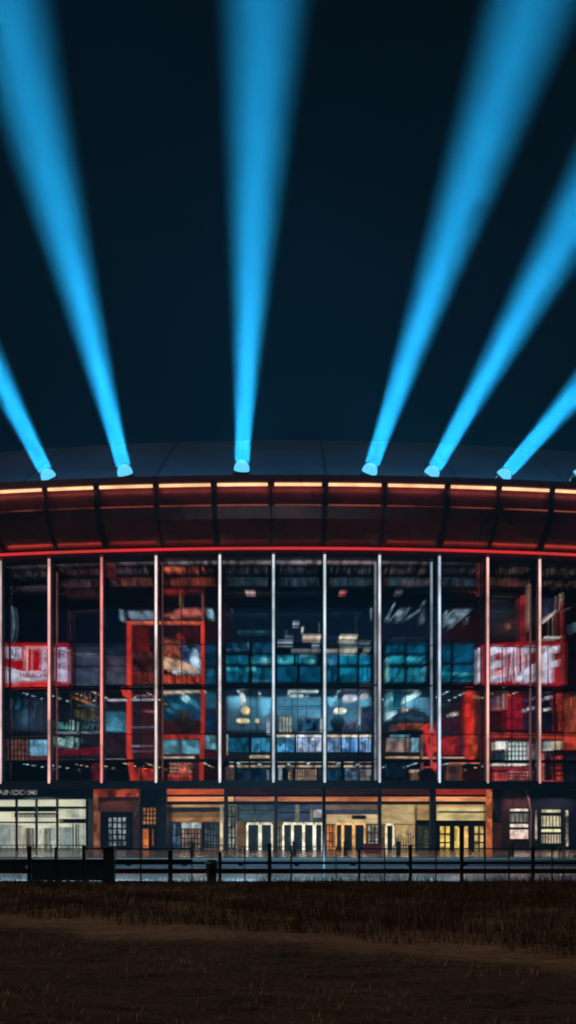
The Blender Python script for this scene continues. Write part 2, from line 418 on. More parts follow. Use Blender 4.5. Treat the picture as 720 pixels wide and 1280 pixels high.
RED_GLOW = lit((206,54,40), .85, .6, (.3,.3,.22), None, False)
# red steel portal frame inside the glass, its red light put in as glow
mb = MB(); mb.poly([(158.5,776),(162.5,776),(162.5,938),(168,981),(163.5,981),(158,940)], .9, .5); part('portal_frame', mb, RED_GLOW)
mb = MB(); mb.poly([(251,776),(254.5,776),(255,905),(253,980),(248.5,980),(251,905)], .9, .5); part('portal_frame', mb, RED_GLOW)
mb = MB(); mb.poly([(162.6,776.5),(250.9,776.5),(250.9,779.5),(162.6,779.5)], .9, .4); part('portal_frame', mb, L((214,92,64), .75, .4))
Q('brace', [(150,859),(154,858),(158,866),(158,872),(154,870)], .8, RED_GLOW, .3)
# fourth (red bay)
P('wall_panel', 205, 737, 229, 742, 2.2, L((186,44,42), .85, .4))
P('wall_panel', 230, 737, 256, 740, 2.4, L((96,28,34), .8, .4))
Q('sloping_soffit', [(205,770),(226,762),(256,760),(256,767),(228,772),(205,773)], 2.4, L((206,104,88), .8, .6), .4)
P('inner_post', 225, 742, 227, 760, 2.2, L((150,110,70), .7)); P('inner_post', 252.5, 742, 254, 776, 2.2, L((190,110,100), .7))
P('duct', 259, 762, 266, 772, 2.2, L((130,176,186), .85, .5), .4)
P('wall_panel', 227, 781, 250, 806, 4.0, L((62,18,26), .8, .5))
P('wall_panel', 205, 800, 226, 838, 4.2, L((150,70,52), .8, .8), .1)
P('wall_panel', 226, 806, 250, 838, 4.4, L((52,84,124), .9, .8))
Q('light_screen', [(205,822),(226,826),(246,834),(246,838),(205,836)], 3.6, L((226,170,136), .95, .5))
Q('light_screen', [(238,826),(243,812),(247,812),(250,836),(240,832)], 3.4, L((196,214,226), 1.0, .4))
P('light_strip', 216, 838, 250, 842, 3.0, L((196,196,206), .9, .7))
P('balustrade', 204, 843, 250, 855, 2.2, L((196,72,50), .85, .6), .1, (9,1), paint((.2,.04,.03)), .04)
Q('light_strip', [(203,863),(224,861.5),(250,862),(250,864.5),(224,866),(203,867.5)], 2.0, L((236,200,170), 1.0, .3))
P('wall_panel', 205, 868, 250, 900, 5.0, TEAL((18,64,88)))
P('counter_front', 204, 918, 251, 923.5, 1.8, L((176,42,36), .9, .4))
for x0, x1 in ((204.5,225), (228,249)): P('wall_panel', x0, 925, x1, 942, 2.6, TEAL((92,146,162)))
P('rail', 202, 945.5, 243, 948, 1.2, L((200,166,140), .8, .4), .1)
P('lattice_screen', 212, 953, 240, 967, 1.8, L((196,140,110), .8, .5), .1, (6,3), paint((.15,.05,.04)), .05)
P('lattice_screen', 210, 967, 240, 980, 1.8, L((214,74,56), .9, .5), .1, (6,2), paint((.2,.04,.03)), .05)
P('lattice_screen', 240.5, 952, 248, 980, 2.0, L((52,26,34), .8, .5), .1, (1,4))
for k, (ya, yb, c) in enumerate(((806,832,(14,52,78)), (835,860,(20,72,96)), (862,886,(24,84,104)), (888,915,(12,40,66)), (919,937,(100,154,166)))):
    P('wall_panel', 256.5, ya, 270, yb, 3.0, TEAL(c, .9), .1, (1,2), NAVY, .04)
# central bays: teal glazed boxes
P('light_strip', 307, 739.5, 319, 742, 2.2, L((226,180,176), .9)); P('light_strip', 424, 739.5, 433, 742, 2.2, L((216,110,110), .9)); P('light_strip', 494, 738.5, 503, 742, 2.2, L((120,110,112), .8))
for x0, x1, y, c in ((297,340,790,(44,100,106)), (281,340,768,(30,52,66)), (345,402,768,(26,44,58)), (408,452,767,(26,44,58)), (408,424,797,(40,52,72)), (284,340,741.5,(46,34,44)), (345,402,741.5,(30,36,50)), (478,530,798,(40,46,58))):
    P('rail', x0, y-.9, x1, y+.9, 2.6, L(c, .9, .4), .1)
P('cable_tray', 288.5, 762, 291, 774, 1.6, L((64,74,90), .8, .6)); P('cable_tray', 463, 760, 465, 775, 1.2, L((118,124,136), .8)); P('cable_tray', 398, 778, 400, 790, 1.4, L((70,78,92), .8)); P('cable_tray', 444, 770, 446, 792, 2, L((40,46,58), .8))
for x0,y0,x1,y1,c,k in ((366,778.5,374,781,(196,204,216),1),(376.5,784.5,379.5,790,(206,206,200),1),(378,795,401,798.5,(250,214,190),1.1),(347,802.3,366,804.5,(176,186,196),1),(390,804.5,400,807,(170,180,196),1),(364,812,401,814,(134,134,142),1),(355,789,360,791,(70,90,100),1),(356,795,367,797,(90,104,114),1),(424,795.5,446,798.6,(250,232,198),1.1),(424,802.5,446,805.5,(140,150,156),.9),(447,803,462,805.5,(112,122,134),.9),(408,812,422,815,(170,166,158),1),(424,811,446,815.5,(196,186,170),1),(454,811,462,815,(150,150,146),.9)):
    P('light_strip', x0, y0, x1, y1, 2.2+random.random()*2, L(c, k, .3))
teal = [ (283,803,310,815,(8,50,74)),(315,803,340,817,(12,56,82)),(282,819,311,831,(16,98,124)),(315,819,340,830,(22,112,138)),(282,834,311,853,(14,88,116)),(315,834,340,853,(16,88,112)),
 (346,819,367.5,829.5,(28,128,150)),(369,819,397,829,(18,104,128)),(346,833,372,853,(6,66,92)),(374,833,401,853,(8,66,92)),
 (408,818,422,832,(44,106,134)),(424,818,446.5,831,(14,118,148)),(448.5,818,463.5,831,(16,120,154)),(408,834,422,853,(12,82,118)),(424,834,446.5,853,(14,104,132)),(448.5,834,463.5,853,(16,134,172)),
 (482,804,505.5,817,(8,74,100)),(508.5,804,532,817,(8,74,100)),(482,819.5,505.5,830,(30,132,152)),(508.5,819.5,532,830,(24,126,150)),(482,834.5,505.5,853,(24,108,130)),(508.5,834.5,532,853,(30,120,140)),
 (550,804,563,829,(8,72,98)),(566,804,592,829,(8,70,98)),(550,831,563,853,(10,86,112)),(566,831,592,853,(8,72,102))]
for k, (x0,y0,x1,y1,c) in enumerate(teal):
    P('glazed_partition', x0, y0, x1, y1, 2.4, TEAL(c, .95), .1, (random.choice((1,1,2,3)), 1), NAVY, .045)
for x0,y0,x1,y1,c in ((326,823,338,829,(120,190,196)),(314,822,318,829,(60,150,160)),(349,822,367,829,(56,160,176)),(382,824,396,829,(70,160,172)),(375,819,394,821,(80,150,164)),(283,834,288,838,(60,160,176)),(289,834,298,838,(40,140,160)),(307,834,312,838,(60,150,164)),(315,834,320,838,(80,170,176)),(315,850,340,852,(50,120,140)),(566,841,592,844,(70,170,184)),(550,841,563,843.5,(40,140,160)),(566,850,590,852,(40,120,130)),(508,822,531,826,(56,160,176)),(482,822,486,852,(120,190,190)),(529,834,532,852,(96,170,200)),(283,811,311,813,(60,90,104)),(309.5,803,311,813,(70,100,112))):
    P('light_strip', x0, y0, x1, y1, 2.1, L(c, .9, .5), .08)
# concourse level below, 858-915
for x0,x1,c in ((283,340,(8,44,66)),(346,402,(4,38,58)),(408,464,(6,44,66)),(480,537,(10,60,78))):
    P('wall_panel', x0, 859, x1, 914, 6.0, paint((.12,.27,.34), .6, 0, .5, 1.2), .1, (3,2), NAVY, .05)
P('light_strip', 360, 862, 398, 865, 2.0, L((216,232,232), 1.1, .3)); P('light_strip', 312, 858, 338, 860, 2.4, L((96,140,150), .8)); P('light_strip', 412, 857, 424, 858.5, 2.4, L((60,90,104), .8))
P('rail', 346, 882, 402, 883.5, 2.0, L((48,86,100), .8), .1)
P('window', 348.5, 895, 365, 915, 3.0, L((168,164,146), .8, .4), .1, (4,3), paint((.25,.24,.22)), .05); P('window', 372, 898, 401, 915, 3.0, L((30,66,92), .8, .6), .1, (1,1), L((96,112,120), .8), .06)
P('wall_panel', 333, 896, 337.5, 918, 2.4, L((150,150,160), .8)); P('wall_panel', 400, 898, 403, 916, 1.8, L((170,166,160), .8))
P('wall_panel', 449.5, 856, 464, 866, 3.2, L((136,118,110), .8, .4)); P('wall_panel', 452, 884, 464, 915, 3.4, L((66,64,90), .8, .5), .1, (3,2), NAVY, .04)
P('wall_panel', 427, 862, 448, 868, 3.4, L((36,74,110), .9)); P('wall_panel', 425, 902, 447, 915, 3.8, L((84,84,110), .8, .6))
P('inner_post', 447.8, 882, 450, 906, 2.6, L((206,200,186), .9, .4))
P('wall_panel', 482, 860, 490, 900, 3.0, TEAL((104,170,176))); P('wall_panel', 491, 861, 503, 884, 4.0, TEAL((20,80,104))); P('light_strip', 498, 861, 534, 863.5, 2.4, L((120,180,186), .9))
Q('light_screen', [(503,880),(506,870),(524,866),(525,869),(508,878)], 2.6, L((190,226,224), 1.0, .3)); Q('light_screen', [(482,891),(494,889),(496,892),(484,900)], 2.8, L((200,226,232), 1.0, .4)); P('light_strip', 503, 884, 510, 889, 2.2, L((210,190,180), .9)); P('light_strip', 528, 860, 535, 864, 2.2, L((190,206,214), .9))
P('wall_panel', 498, 904, 513, 912, 1.9, L((146,70,60), .85, .5)); P('wall_panel', 515, 904, 529, 912, 1.9, L((150,72,54), .85, .5)); P('wall_panel', 486, 906, 497, 914, 2.0, L((76,52,50), .8))
# balcony fronts 918-942
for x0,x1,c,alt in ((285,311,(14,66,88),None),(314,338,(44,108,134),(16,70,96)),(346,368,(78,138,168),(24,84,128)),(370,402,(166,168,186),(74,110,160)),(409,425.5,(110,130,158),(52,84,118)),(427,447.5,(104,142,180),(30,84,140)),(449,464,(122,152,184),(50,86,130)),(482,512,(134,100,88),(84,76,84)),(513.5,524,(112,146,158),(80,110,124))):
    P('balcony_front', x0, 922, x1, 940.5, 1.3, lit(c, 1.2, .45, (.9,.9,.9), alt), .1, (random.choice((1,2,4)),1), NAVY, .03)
for x0,x1,c in ((346,368,(216,194,166)),(370,402,(206,196,200)),(409,425,(210,186,158)),(427,447,(228,202,172)),(449,464,(220,196,180)),(488,512,(60,120,130))):
    P('light_strip', x0, 918.5, x1, 921.7, 1.25, L(c, 1.15, .35), .1)
P('light_strip', 312, 944, 337, 947.5, 1.6, L((206,166,130), .85)); P('inner_post', 283, 918, 285, 944, 1.2, L((150,160,160), .7)); 
P('rail', 482, 945.5, 524, 948, 1.2, L((214,166,120), .85, .4), .1)
for x0,x1 in ((286,292),(296,311),(313,338),(347,368),(370,402),(410,425),(430,446),(449,464)):
    P('rail', x0, 950.5, x1, 953, .9, L((190,176,160), .85, .5), .08)
    P('rail', x0, 956.5, x1, 959, 1.3, L((196,164,136), .8, .5), .08)
for x0,x1,y0,c,g in ((281.5,293,958,(84,60,56),(1,2)),(296,313,960,(26,42,58),(2,1)),(315,337,960,(20,40,60),(2,1)),(347.5,353,958,(116,120,122),(1,1)),(360,366,958,(136,112,88),(1,2)),(369,396,961,(146,112,92),(9,2)),(398,402,961,(30,36,48),(1,1)),(409,426,961,(22,54,78),(1,1)),(431,449,960,(78,92,112),(2,2)),(449.5,464,961,(122,108,104),(2,2)),(333,338,962,(120,130,140),(1,1)),(482,505,952,(10,24,36),(2,1))):
    P('lower_window', x0, y0, x1, 979.5, 2.0, L(c, .9, .5), .1, g, NAVY, .03)
# right red bays
P('portal_frame', 583, 858, 592, 950, 1.6, lit((224,46,34), 1.0, .4, (.6,.6,.6)), .5)  # steel frame with its red light put in as glow
P('wall_panel', 592.5, 862, 597, 950, 1.8, L((110,36,30), .8)); Q('brace', [(592,868),(602,872),(602,874),(592,872)], 1.4, L((180,120,80), .8))
P('wall_panel', 549, 897, 574, 912, 4.0, L((64,22,38), .8)); P('wall_panel', 549, 920, 575, 944, 2.4, L((166,36,38), .85, .5), .1, (2,1), paint((.2,.03,.03)), .04); P('wall_panel', 576, 918, 583, 945, 2.2, L((26,34,56), .8))
P('light_strip', 563, 891, 571, 894.5, 2.4, L((224,220,206), 1.0)); P('light_strip', 588, 919, 596, 946, 1.3, L((200,70,40), .8, .5))
P('rail', 547, 946, 582, 948, 1.2, L((204,150,130), .85), .1); P('rail', 562, 952.5, 600, 954.5, 1.0, L((196,110,80), .85), .1)
P('lower_window', 559, 956, 575.5, 978, 1.8, L((66,42,40), .8, .4), .1, (1,1), L((150,84,60), .7), .05)
Q('display_case', [(530,906),(544,902),(546,932),(548,966),(540,960),(532,930)], 1.0, L((186,40,36), .85, .6), .4); P('inner_post', 526.5, 918, 529, 962, 1.0, L((120,80,72), .8))
P('rail', 528, 946, 545, 948.5, .8, L((220,120,96), .9), .1); P('rail', 528, 958, 545, 960, .85, L((190,60,50), .9), .1)
P('wall_panel', 612, 746, 650, 800, 5.0, paint((.015,.05,.055), .5)); P('rail', 616, 745, 642, 746.5, 3, L((80,60,54), .7), .1); P('rail', 616, 764, 641, 765.5, 3, L((44,70,64), .7), .1)
P('inner_post', 652, 744, 657, 803, 1.6, L((146,36,38), .8, .4), .4); P('inner_post', 660.5, 730, 663.5, 788, 1.0, L((190,150,136), .8, .5))
P('wall_panel', 597, 700, 603, 745, 1.0, L((104,38,36), .8, .5))
P('wall_panel', 616, 861, 630, 884, 3.4, L((46,34,52), .8), .1, (1,2)); P('wall_panel', 634, 861, 645, 884, 3.4, L((20,30,50), .8)); P('inner_post', 628.5, 859, 631, 886, 2.8, L((210,150,130), .8)); P('wall_panel', 614, 871, 630, 884.5, 3.0, L((92,60,80), .8, .5)); P('rail', 614, 885, 634, 887, 2.4, L((190,90,80), .8), .1)
P('wall_panel', 655.5, 862, 668, 914, 3.0, L((34,26,52), .8, .4))
P('counter_front', 612, 916, 668, 922, 1.6, L((176,48,38), .85, .5)); P('rail', 612, 913, 668, 915, 1.4, NAVY)
P('wall_panel', 614, 924, 664, 952, 3.2, L((92,36,44), .8, .5))
P('light_screen', 620, 927, 631.5, 936.5, 2.2, L((246,236,222), 1.0, .2)); P('light_screen', 634.5, 927, 658, 951, 2.2, L((214,222,216), .95, .35), .1, (5,4), paint((.2,.2,.22)), .05); P('display_case', 617, 940, 631, 952, 2.4, L((40,60,68), .8), .3, (2,1)); P('light_strip', 660, 930, 665, 950, 2.2, L((200,150,160), .8))
for x0, x1 in ((616,632),(635,658)): P('light_strip', x0, 953.5, x1, 957, 2.0, L((232,220,200), 1.0, .3))
P('balustrade', 617, 965, 634, 979.5, 1.4, L((226,84,76), .9, .5), .1, (4,1), paint((.3,.06,.06)), .03); P('lattice_screen', 636, 963, 665, 979.5, 1.6, L((214,120,112), .9, .5), .1, (7,4), paint((.25,.05,.05)), .05); P('lattice_screen', 616, 958, 664, 963, 1.7, L((130,40,48), .9, .5), .1)
P('wall_panel', 676, 749, 694, 771, 3.2, L((46,42,64), .8, .3)); Q('light_strip', [(676,779),(694,762),(695,765),(679,780)], 2.2, L((226,196,186), .9)); Q('light_strip', [(697,764),(712,759),(712,762),(698,766)], 2.2, L((80,70,90), .9)); P('rail', 680, 796, 703, 798.3, 1.6, L((226,214,200), .95), .1)
P('inner_post', 690.5, 765, 692, 796, 1.6, L((150,110,100), .8)); P('inner_post', 700.5, 752, 703, 802, 1.4, L((150,44,44), .8)); P('inner_post', 699.5, 742, 702, 762, 1.5, L((200,160,140), .8)); P('duct', 716, 778, 722, 790, 1.6, L((80,100,116), .8))
P('wall_panel', 678, 860, 692, 912, 3.2, L((12,22,40), .8, .5)); P('light_strip', 681, 870.5, 686.5, 875, 2.4, L((190,180,190), .9)); P('light_strip', 680, 885.5, 685, 889, 2.4, L((236,220,206), .9)); P('light_strip', 659.5, 884, 665, 888, 2.4, L((220,220,226), .9)); P('light_strip', 664, 872, 667, 875, 2.4, L((140,120,160), .9))
Q('drape_panel', [(692,860),(702,860),(702,914),(699,914),(698,890)], 2.2, L((176,46,36), .85, .5)); P('wall_panel', 705.5, 862, 711, 915, 2.4, L((150,62,46), .8, .5)); P('wall_panel', 713, 862, 735, 915, 2.2, L((166,70,50), .8, .7)); P('counter_front', 674, 918, 704, 924, 1.5, L((214,62,40), .9, .4)); P('counter_front', 706, 918, 735, 937, 1.5, L((196,60,42), .9, .4))
P('light_screen', 680, 926.5, 691, 938, 2.2, L((214,208,202), .95, .4)); P('light_screen', 692.5, 926.5, 701, 937, 2.2, L((240,200,162), .95, .3)); P('wall_panel', 680, 940, 690, 976, 2.4, L((40,40,56), .8, .7), .1, (2,4)); P('light_screen', 693, 944, 701.5, 976, 2.0, L((220,70,56), .9, .7), .1, (1,5), paint((.1,.02,.03)), .06); P('rail', 677, 976, 703, 980, 1.0, L((246,84,84), 1.0, .3), .1); P('inner_post', 677, 942, 679.5, 978, 1.0, L((226,90,80), .9)); P('wall_panel', 706, 942, 735, 978, 2.4, L((20,18,30), .8, .7), .1, (2,1)); P('inner_post', 703, 855, 705, 978, .9, BLACK)
# unseen bays beyond the frame get the same dim fittings
for x0, x1 in ((-62,-6), (-124,-68), (730,792), (798,856)):
    P('wall_panel', x0, 862, x1, 914, 3.2, L((60,24,34), .8, .6), .1, (3,2)); P('glazed_partition', x0, 804, x1, 853, 2.6, TEAL((10,60,84)), .1, (2,2), NAVY); P('balcony_front', x0, 922, x1, 941, 1.4, L((150,70,60), .8, .6), .1, (4,1), NAVY, .03)

# --- loose things inside
def thing_px(name, label, cat, px, py, dep, group=None):
    a, z = on_front(px, py, -dep); return empty(name, pol(a, -dep, z), label, cat, group)
b = thing_px('banner', 'red and white back-lit banner across the leftmost bays with a pale arched band', 'banner', 40, 860, 2.0)
Q2 = lambda nm, pts, dep, mat, par, th=.06: (lambda m: (m.poly(pts, dep, th), m.build(nm, mat, par))[1])(MB())
Q2('sheet', [(7,804),(64,804),(64,860),(7,861)], 2.0, lit((176,14,26), .9, .3, (1.5,1.5,.5)), b)
Q2('sheet', [(69,804),(87,804),(86,858),(69,858)], 2.0, lit((150,16,30), .9, .3, (1.5,1.5,.5)), b)
for pts, c in (([(9,809),(27,809),(27,823),(9,824)],(196,190,206)), ([(33,808),(35.5,808),(35,838),(32.5,838)],(236,190,186)), ([(36,808),(62,808),(62,811.5),(36,811.5)],(246,150,146)), ([(53,812),(58,812),(58,830),(62,838),(52,838)],(206,186,206)), ([(71,809),(84,809),(84,852),(71,852)],(206,186,214)), ([(9,834),(18,836),(27,839),(62,839),(62,848),(50,851),(30,851),(9,855)],(204,190,204)), ([(8,855),(30,854),(62,852),(62,859),(8,860)],(226,44,36))):
    Q2('panel', pts, 1.93, lit(c, .85, .35, (2.5,2.5,2.5)), b, .03)
m = MB(); lettering(m, 'IIBIDII', 25, 841, 60, 847, 1.86); m.build('lettering', lit((150,30,50), .8, .3), b)
m = MB(); lettering(m, 'AB', 11, 811, 24, 821, 1.86); m.build('lettering', lit((96,60,100), .8, .3), b)
m = MB(); lettering(m, 'F', 73, 813, 81, 824, 1.86); lettering(m, 'E', 73, 829, 83, 836, 1.86); m.build('lettering', lit((90,40,80), .8, .3), b)
b = thing_px('banner', 'red back-lit banner with tall white block letters in the right-hand bays', 'banner', 655, 858, 2.0)
Q2('sheet', [(600,806),(667,801),(667,856),(600,856)], 2.0, lit((150,14,28), .9, .35, (1,1,.5)), b)
Q2('sheet', [(672,801),(706,803),(706,857),(672,857)], 2.0, lit((150,18,30), .9, .4, (1,1,.5)), b)
m = MB(); lettering(m, 'I', 596.5, 810, 600.5, 854, 1.9); lettering(m, 'E', 613, 808, 627, 853, 1.9); lettering(m, '17', 629, 809, 642, 853, 1.9); lettering(m, 'UT', 643, 808, 666, 853, 1.9); lettering(m, 'I', 675, 808, 684, 854, 1.9); lettering(m, 'F', 686, 808, 697, 854, 1.9)
m.build('lettering', lit((214,206,222), .95, .4, (2,2,2)), b)
Q2('panel', [(614,838),(627,838),(627,853),(614,853)], 1.96, lit((236,150,146), .8, .4, (2,2,2)), b, .03); Q2('panel', [(655,838),(666,830),(666,853),(655,853)], 1.96, lit((216,206,226), .9, .3), b, .03)
Q2('panel', [(699,806),(705,806),(705,855),(701,855)], 1.96, lit((136,44,44), .8, .4, (3,3,.5)), b, .03)
d = thing_px('display_screen', 'small blue and white display screen beside a brown lattice in the leftmost bay', 'screen', 49, 945, 2.2)
Q2('casing', [(37,924),(62,924),(62,945.5),(37,945.5)], 2.1, BLACK, d, .12); Q2('screen', [(38,925),(61,925),(61,944.5),(38,944.5)], 2.06, lit((146,192,212), .9, .4, (1.2,1.2,.6), (16,86,130)), d, .03)
# hanging lights and objects in the central bays
def blob_thing(name, label, cat, items, dep, group=None, hang=None):
    px = sum(i[0] for i in items)/len(items); py = max(i[1]+i[3] for i in items)
    t = thing_px(name, label, cat, px, py, dep, group)
    for (x, y, rx, ry, c, k, pn) in items:
        a, z = on_front(x, y, -dep); sc = (D+dep)/F
        m = MB(); m.blob(pol(a, -dep, z), rx*sc, max(.12, min(rx,ry)*sc), ry*sc, wob=.12); m.build(pn, lit(c, k, .3, (2,2,2)) if k else paint(c), t, smooth=True)
    if hang:
        x, y0, y1 = hang; a, z0 = on_front(x, y0, -dep); _, z1 = on_front(x, y1, -dep)
        m = MB(); m.tube([pol(a, -dep, z0), pol(a, -dep, z1)], .03, 6); m.build('cord', BLACK, t)
    return t
blob_thing('pendant_lamp', 'cream oval pendant lamp above the dark round sculpture', 'lamp', [(425,888.5,8.5,3.6,(250,240,214),1.1,'lamp_shade')], 2.6, hang=(425,885,858))
blob_thing('pendant_lamp', 'wide pinkish white dish lamp hanging beneath a blue panel', 'lamp', [(437,873,10,4.6,(222,214,222),.95,'lamp_shade')], 2.8, hang=(437,869,858))
blob_thing('pendant_lamp', 'small white dish lamp leaning beside the post right of the wide dish', 'lamp', [(455,871,5.5,4,(206,214,220),.9,'lamp_shade')], 2.9, hang=(455,868,858))
blob_thing('pendant_lamp', 'white lens shaped lamp right under the long bright ceiling tube', 'lamp', [(371,870,9,1.9,(206,226,226),1.0,'lamp_shade')], 2.4, hang=(371,868,858))
blob_thing('hanging_sculpture', 'pale twisted hanging sculpture with a yellow lit base', 'sculpture', [(300,862,3,3.6,(150,170,176),.9,'upper_piece'),(303,874,4.2,7.5,(216,222,210),.95,'middle_piece'),(307,888,6,5,(240,206,150),1.0,'lower_piece')], 2.6, hang=(300,859,857))
blob_thing('table_lamp', 'wide warm lamp glowing on a shelf below the hanging sculpture', 'lamp', [(304,901,9,2.8,(240,214,160),1.0,'lamp_shade'),(304,905.5,3,2.4,(.05,.05,.05),0,'base')], 2.5)
blob_thing('table_lamp', 'small round amber lamp right of the wide warm lamp', 'lamp', [(321.5,901,2.8,2.8,(250,206,150),1.05,'lamp_shade'),(321.5,905.5,1.5,2.4,(.05,.05,.05),0,'base')], 2.5)
blob_thing('globe_lamp', 'bright pale cyan globe lamp over the round dark plant', 'lamp', [(232.5,873.5,5,4.6,(176,232,240),1.05,'lamp_shade')], 3.0, hang=(232.5,870,858))
for x, y, r, l in ((220,883,4,'dim cyan globe lamp low left of the bright globe'), (243,879,4.2,'dim cyan globe lamp right of the bright globe'), (211,888,3,'smallest cyan globe lamp by the red frame post'), (247,884,2.6,'small cyan globe lamp hard against the right red post')):
    blob_thing('globe_lamp', l, 'lamp', [(x,y,r,r*.8,(70,146,164),.85,'lamp_shade')], 3.2, hang=(x, y-3, 858))
pl = thing_px('potted_plant', 'dark round leafy plant below the cyan globe lamps', 'plant', 231, 916, 2.6)
m = MB(); sc = (D+2.6)/F
for k in range(260):
    t = random.random()*2*pi; u = math.acos(1-2*random.random()); rr = random.random()**.4
    a, z = on_front(231+sin(u)*cos(t)*rr*14, 899+cos(u)*rr*12, -2.6+sin(u)*sin(t)*rr*.7); q = Vector(pol(a, -2.6+sin(u)*sin(t)*rr*.7, z))
    d1 = Vector((random.gauss(0,1), random.gauss(0,1), random.gauss(0,1))).normalized()*.16; d2 = d1.orthogonal().normalized()*.08
    i0 = len(m.v); m.v += [tuple(q-d1), tuple(q+d2), tuple(q+d1), tuple(q-d2)]; m.f.append((i0,i0+1,i0+2,i0+3))
m.build('crown', paint((.03,.06,.06), .6), pl); m = MB(); m.px(226, 911, 236, 917, 2.4, .5); m.build('pot', BLACK, pl)
sph = blob_thing('globe_lamp', 'dull red globe lamp in front of the dark red wall', 'lamp', [(225.5,796,4,4,(190,50,40),.8,'lamp_shade')], 3.0, hang=(225.5,792,780))
ds = blob_thing('round_sculpture', 'dark teal round sculpture standing under the cream oval lamp', 'sculpture', [(422,903,9.5,9.5,(.02,.06,.07),0,'body')], 2.4)
m = MB(); m.px(417, 911, 427, 917, 2.2, .5); m.build('plinth', NAVY, ds)
dome = blob_thing('dome_kiosk', 'dark domed kiosk roof over small orange windows', 'kiosk', [(511,904,28,17,(.015,.03,.04),0,'roof')], 4.2)
m = MB(); m.px(484, 904, 538, 917, 4.3, 1.5); m.build('body', NAVY, dome)
# folded steel sunshades hanging high in two bays
for lab, base, quads in (('folded silver sunshade hanging high beside the double post', (505,776), ([(481,774),(492,754),(494,755),(485,775)], [(488,773),(500,760),(513,760),(505,774)], [(504,774),(528,759),(529,762),(507,776)], [(525,778),(528,752),(531,752),(530,780)], [(485,774),(506,774),(506,776),(485,776)])),
                       ('folded silver sunshade hanging above the plain teal glazing', (570,786), ([(553,786),(556,764),(559,763),(558,782)], [(556,772),(566,762),(586,762),(580,770),(568,783),(560,781)], [(560,784),(588,762),(590,763),(564,786)], [(582,772),(585,772),(584,781),(581,781)]))):
    t = thing_px('sunshade', lab, 'sunshade', base[0], base[1], 2.2, 'folded sunshades')
    for k, q in enumerate(quads):
        Q2('sheet' if len(q) > 4 or k == 1 else 'rod', q, 1.9+.12*k, lit((112,128,138), .75, .75, (1.5,1.5,3)), t, .06)
# curved cable in the leftmost bay, red drape, lantern
m = MB(); m.tube([pol(on_front(x,y,-1.2)[0], -1.2, on_front(x,y,-1.2)[1]) for x,y in ((15,758),(17.2,768),(18,780),(16.8,792),(13.5,803))], .1, 6)
tag(m.build('hanging_cable', lit((104,124,140), .8, .3)), 'bowed grey cable hanging above the leftmost red banner', 'cable')
m = MB()
N = 14
for i in range(N+1):
    f_ = i/N; x = 633+f_*20; 
    for y in (868, 912):
        o = -2.6 + .14*sin(f_*19); a, z = on_front(x+(3 if y == 868 and False else 0), y, o); m.v.append(pol(a, o, z))
for i in range(N): m.f.append((2*i, 2*i+2, 2*i+3, 2*i+1))
dr = m.build('drape', lit((160,22,40), .85, .5, (1,1,.4)), None, smooth=True); tag(dr, 'crimson hanging drape between small dark windows below the lettered banner', 'drape')
sol = dr.modifiers.new('thickness', 'SOLIDIFY'); sol.thickness = .03
lt = thing_px('lantern', 'small tan lantern on the floor in the dark bay right of centre', 'lantern', 519, 977, 1.6)
Q2('body', [(514,975),(516,966),(522,966),(524,975)], 1.6, L((130,90,70), .8), lt, .3); Q2('cap', [(513,962),(524,962),(523,965),(515,965.5)], 1.5, L((220,180,160), .9), lt, .4)

# interior lights: soffit downlights and area lights added to brighten each level
def area(name, a, o, z, col, power, sx=3.0, sy=.6, tilt=25, parent=arena):
    l = bpy.data.lights.new(name, 'AREA'); l.shape = 'RECTANGLE'; l.size = sx; l.size_y = sy; l.energy = power; l.color = col
    ob = bpy.data.objects.new(name, l); COL.objects.link(ob)
    p = Vector(pol(a, o, z)); q = parent; off = Vector((0,0,0))
    while q is not None: off += q.location; q = q.parent
    ob.parent = parent; ob.location = p-off; ob.rotation_euler = (radians(tilt), 0, a)
    return ob
for i in range(3, 13):
    for lev, zz in ((0, zf(856)-.25), (1, zf(948)-.25)):
        for q, dep in enumerate((2.2, 3.8, 5.6, 7.6)):
            am = aM[i]+(aM[i+1]-aM[i])*(.3 if (q+i) % 2 else .7); m = MB(); c0 = pol(am, -dep, zz)
            m.tube([(c0[0], c0[1], c0[2]-.05), (c0[0], c0[1], c0[2]-.001)], .13, 10)
            part('downlight', m, lit((255,214,170) if i in (4,5,6,12) else (206,236,246), 1.3, 0))
def inner_wash(px, py, dep, col, w, c255):
    a, z = on_front(px, py, -dep); p = Vector(pol(a, -dep, z))
    # added wall light facing inwards, unseen from the front, with a made-up dark fitting
    m = MB(); m.tube([p+Vector((0,-.06,0)), p+Vector((0,-.02,0))], .12, 10); o = part('added_washer', m, DARKSTEEL)
    l = bpy.data.lights.new('lamp', 'AREA'); l.shape = 'DISK'; l.size = .25; l.energy = w*1.5; l.color = col
    q = bpy.data.objects.new('lamp', l); COL.objects.link(q); q.parent = o; q.location = p - arena.location + Vector((0, .03, 0)); q.rotation_euler = (radians(84), 0, a)
for px, py, dep, w in ((293,872,5.2,34),(331,880,5.2,26),(356,875,4.6,24),(388,886,5,30),(415,871,5.2,24),(444,892,4.2,30),(461,872,5,22),(492,876,5.2,34),(521,872,5,30),(555,882,4.6,20),(240,893,4.2,14),(212,876,4.4,14),(100,892,4.4,12),(26,896,4.6,10)):
    inner_wash(px, py, dep, (.55,.88,1) if px > 250 else (.4,.75,.9), w, (206,232,240))
for px, py, dep, w in ((178,800,1.6,10),(240,784,3.2,24),(216,812,3.4,22),(180,958,1.4,20),(228,961,1.5,16),(148,925,2.6,12),(562,914,3.4,26),(622,905,2.8,30),(650,936,2.8,26),(690,905,2.4,26),(672,960,1.4,22),(640,780,4.4,8),(606,730,1.8,16),(140,712,1.1,10)):
    inner_wash(px, py, dep, (1,.22,.12), w, (255,150,110))
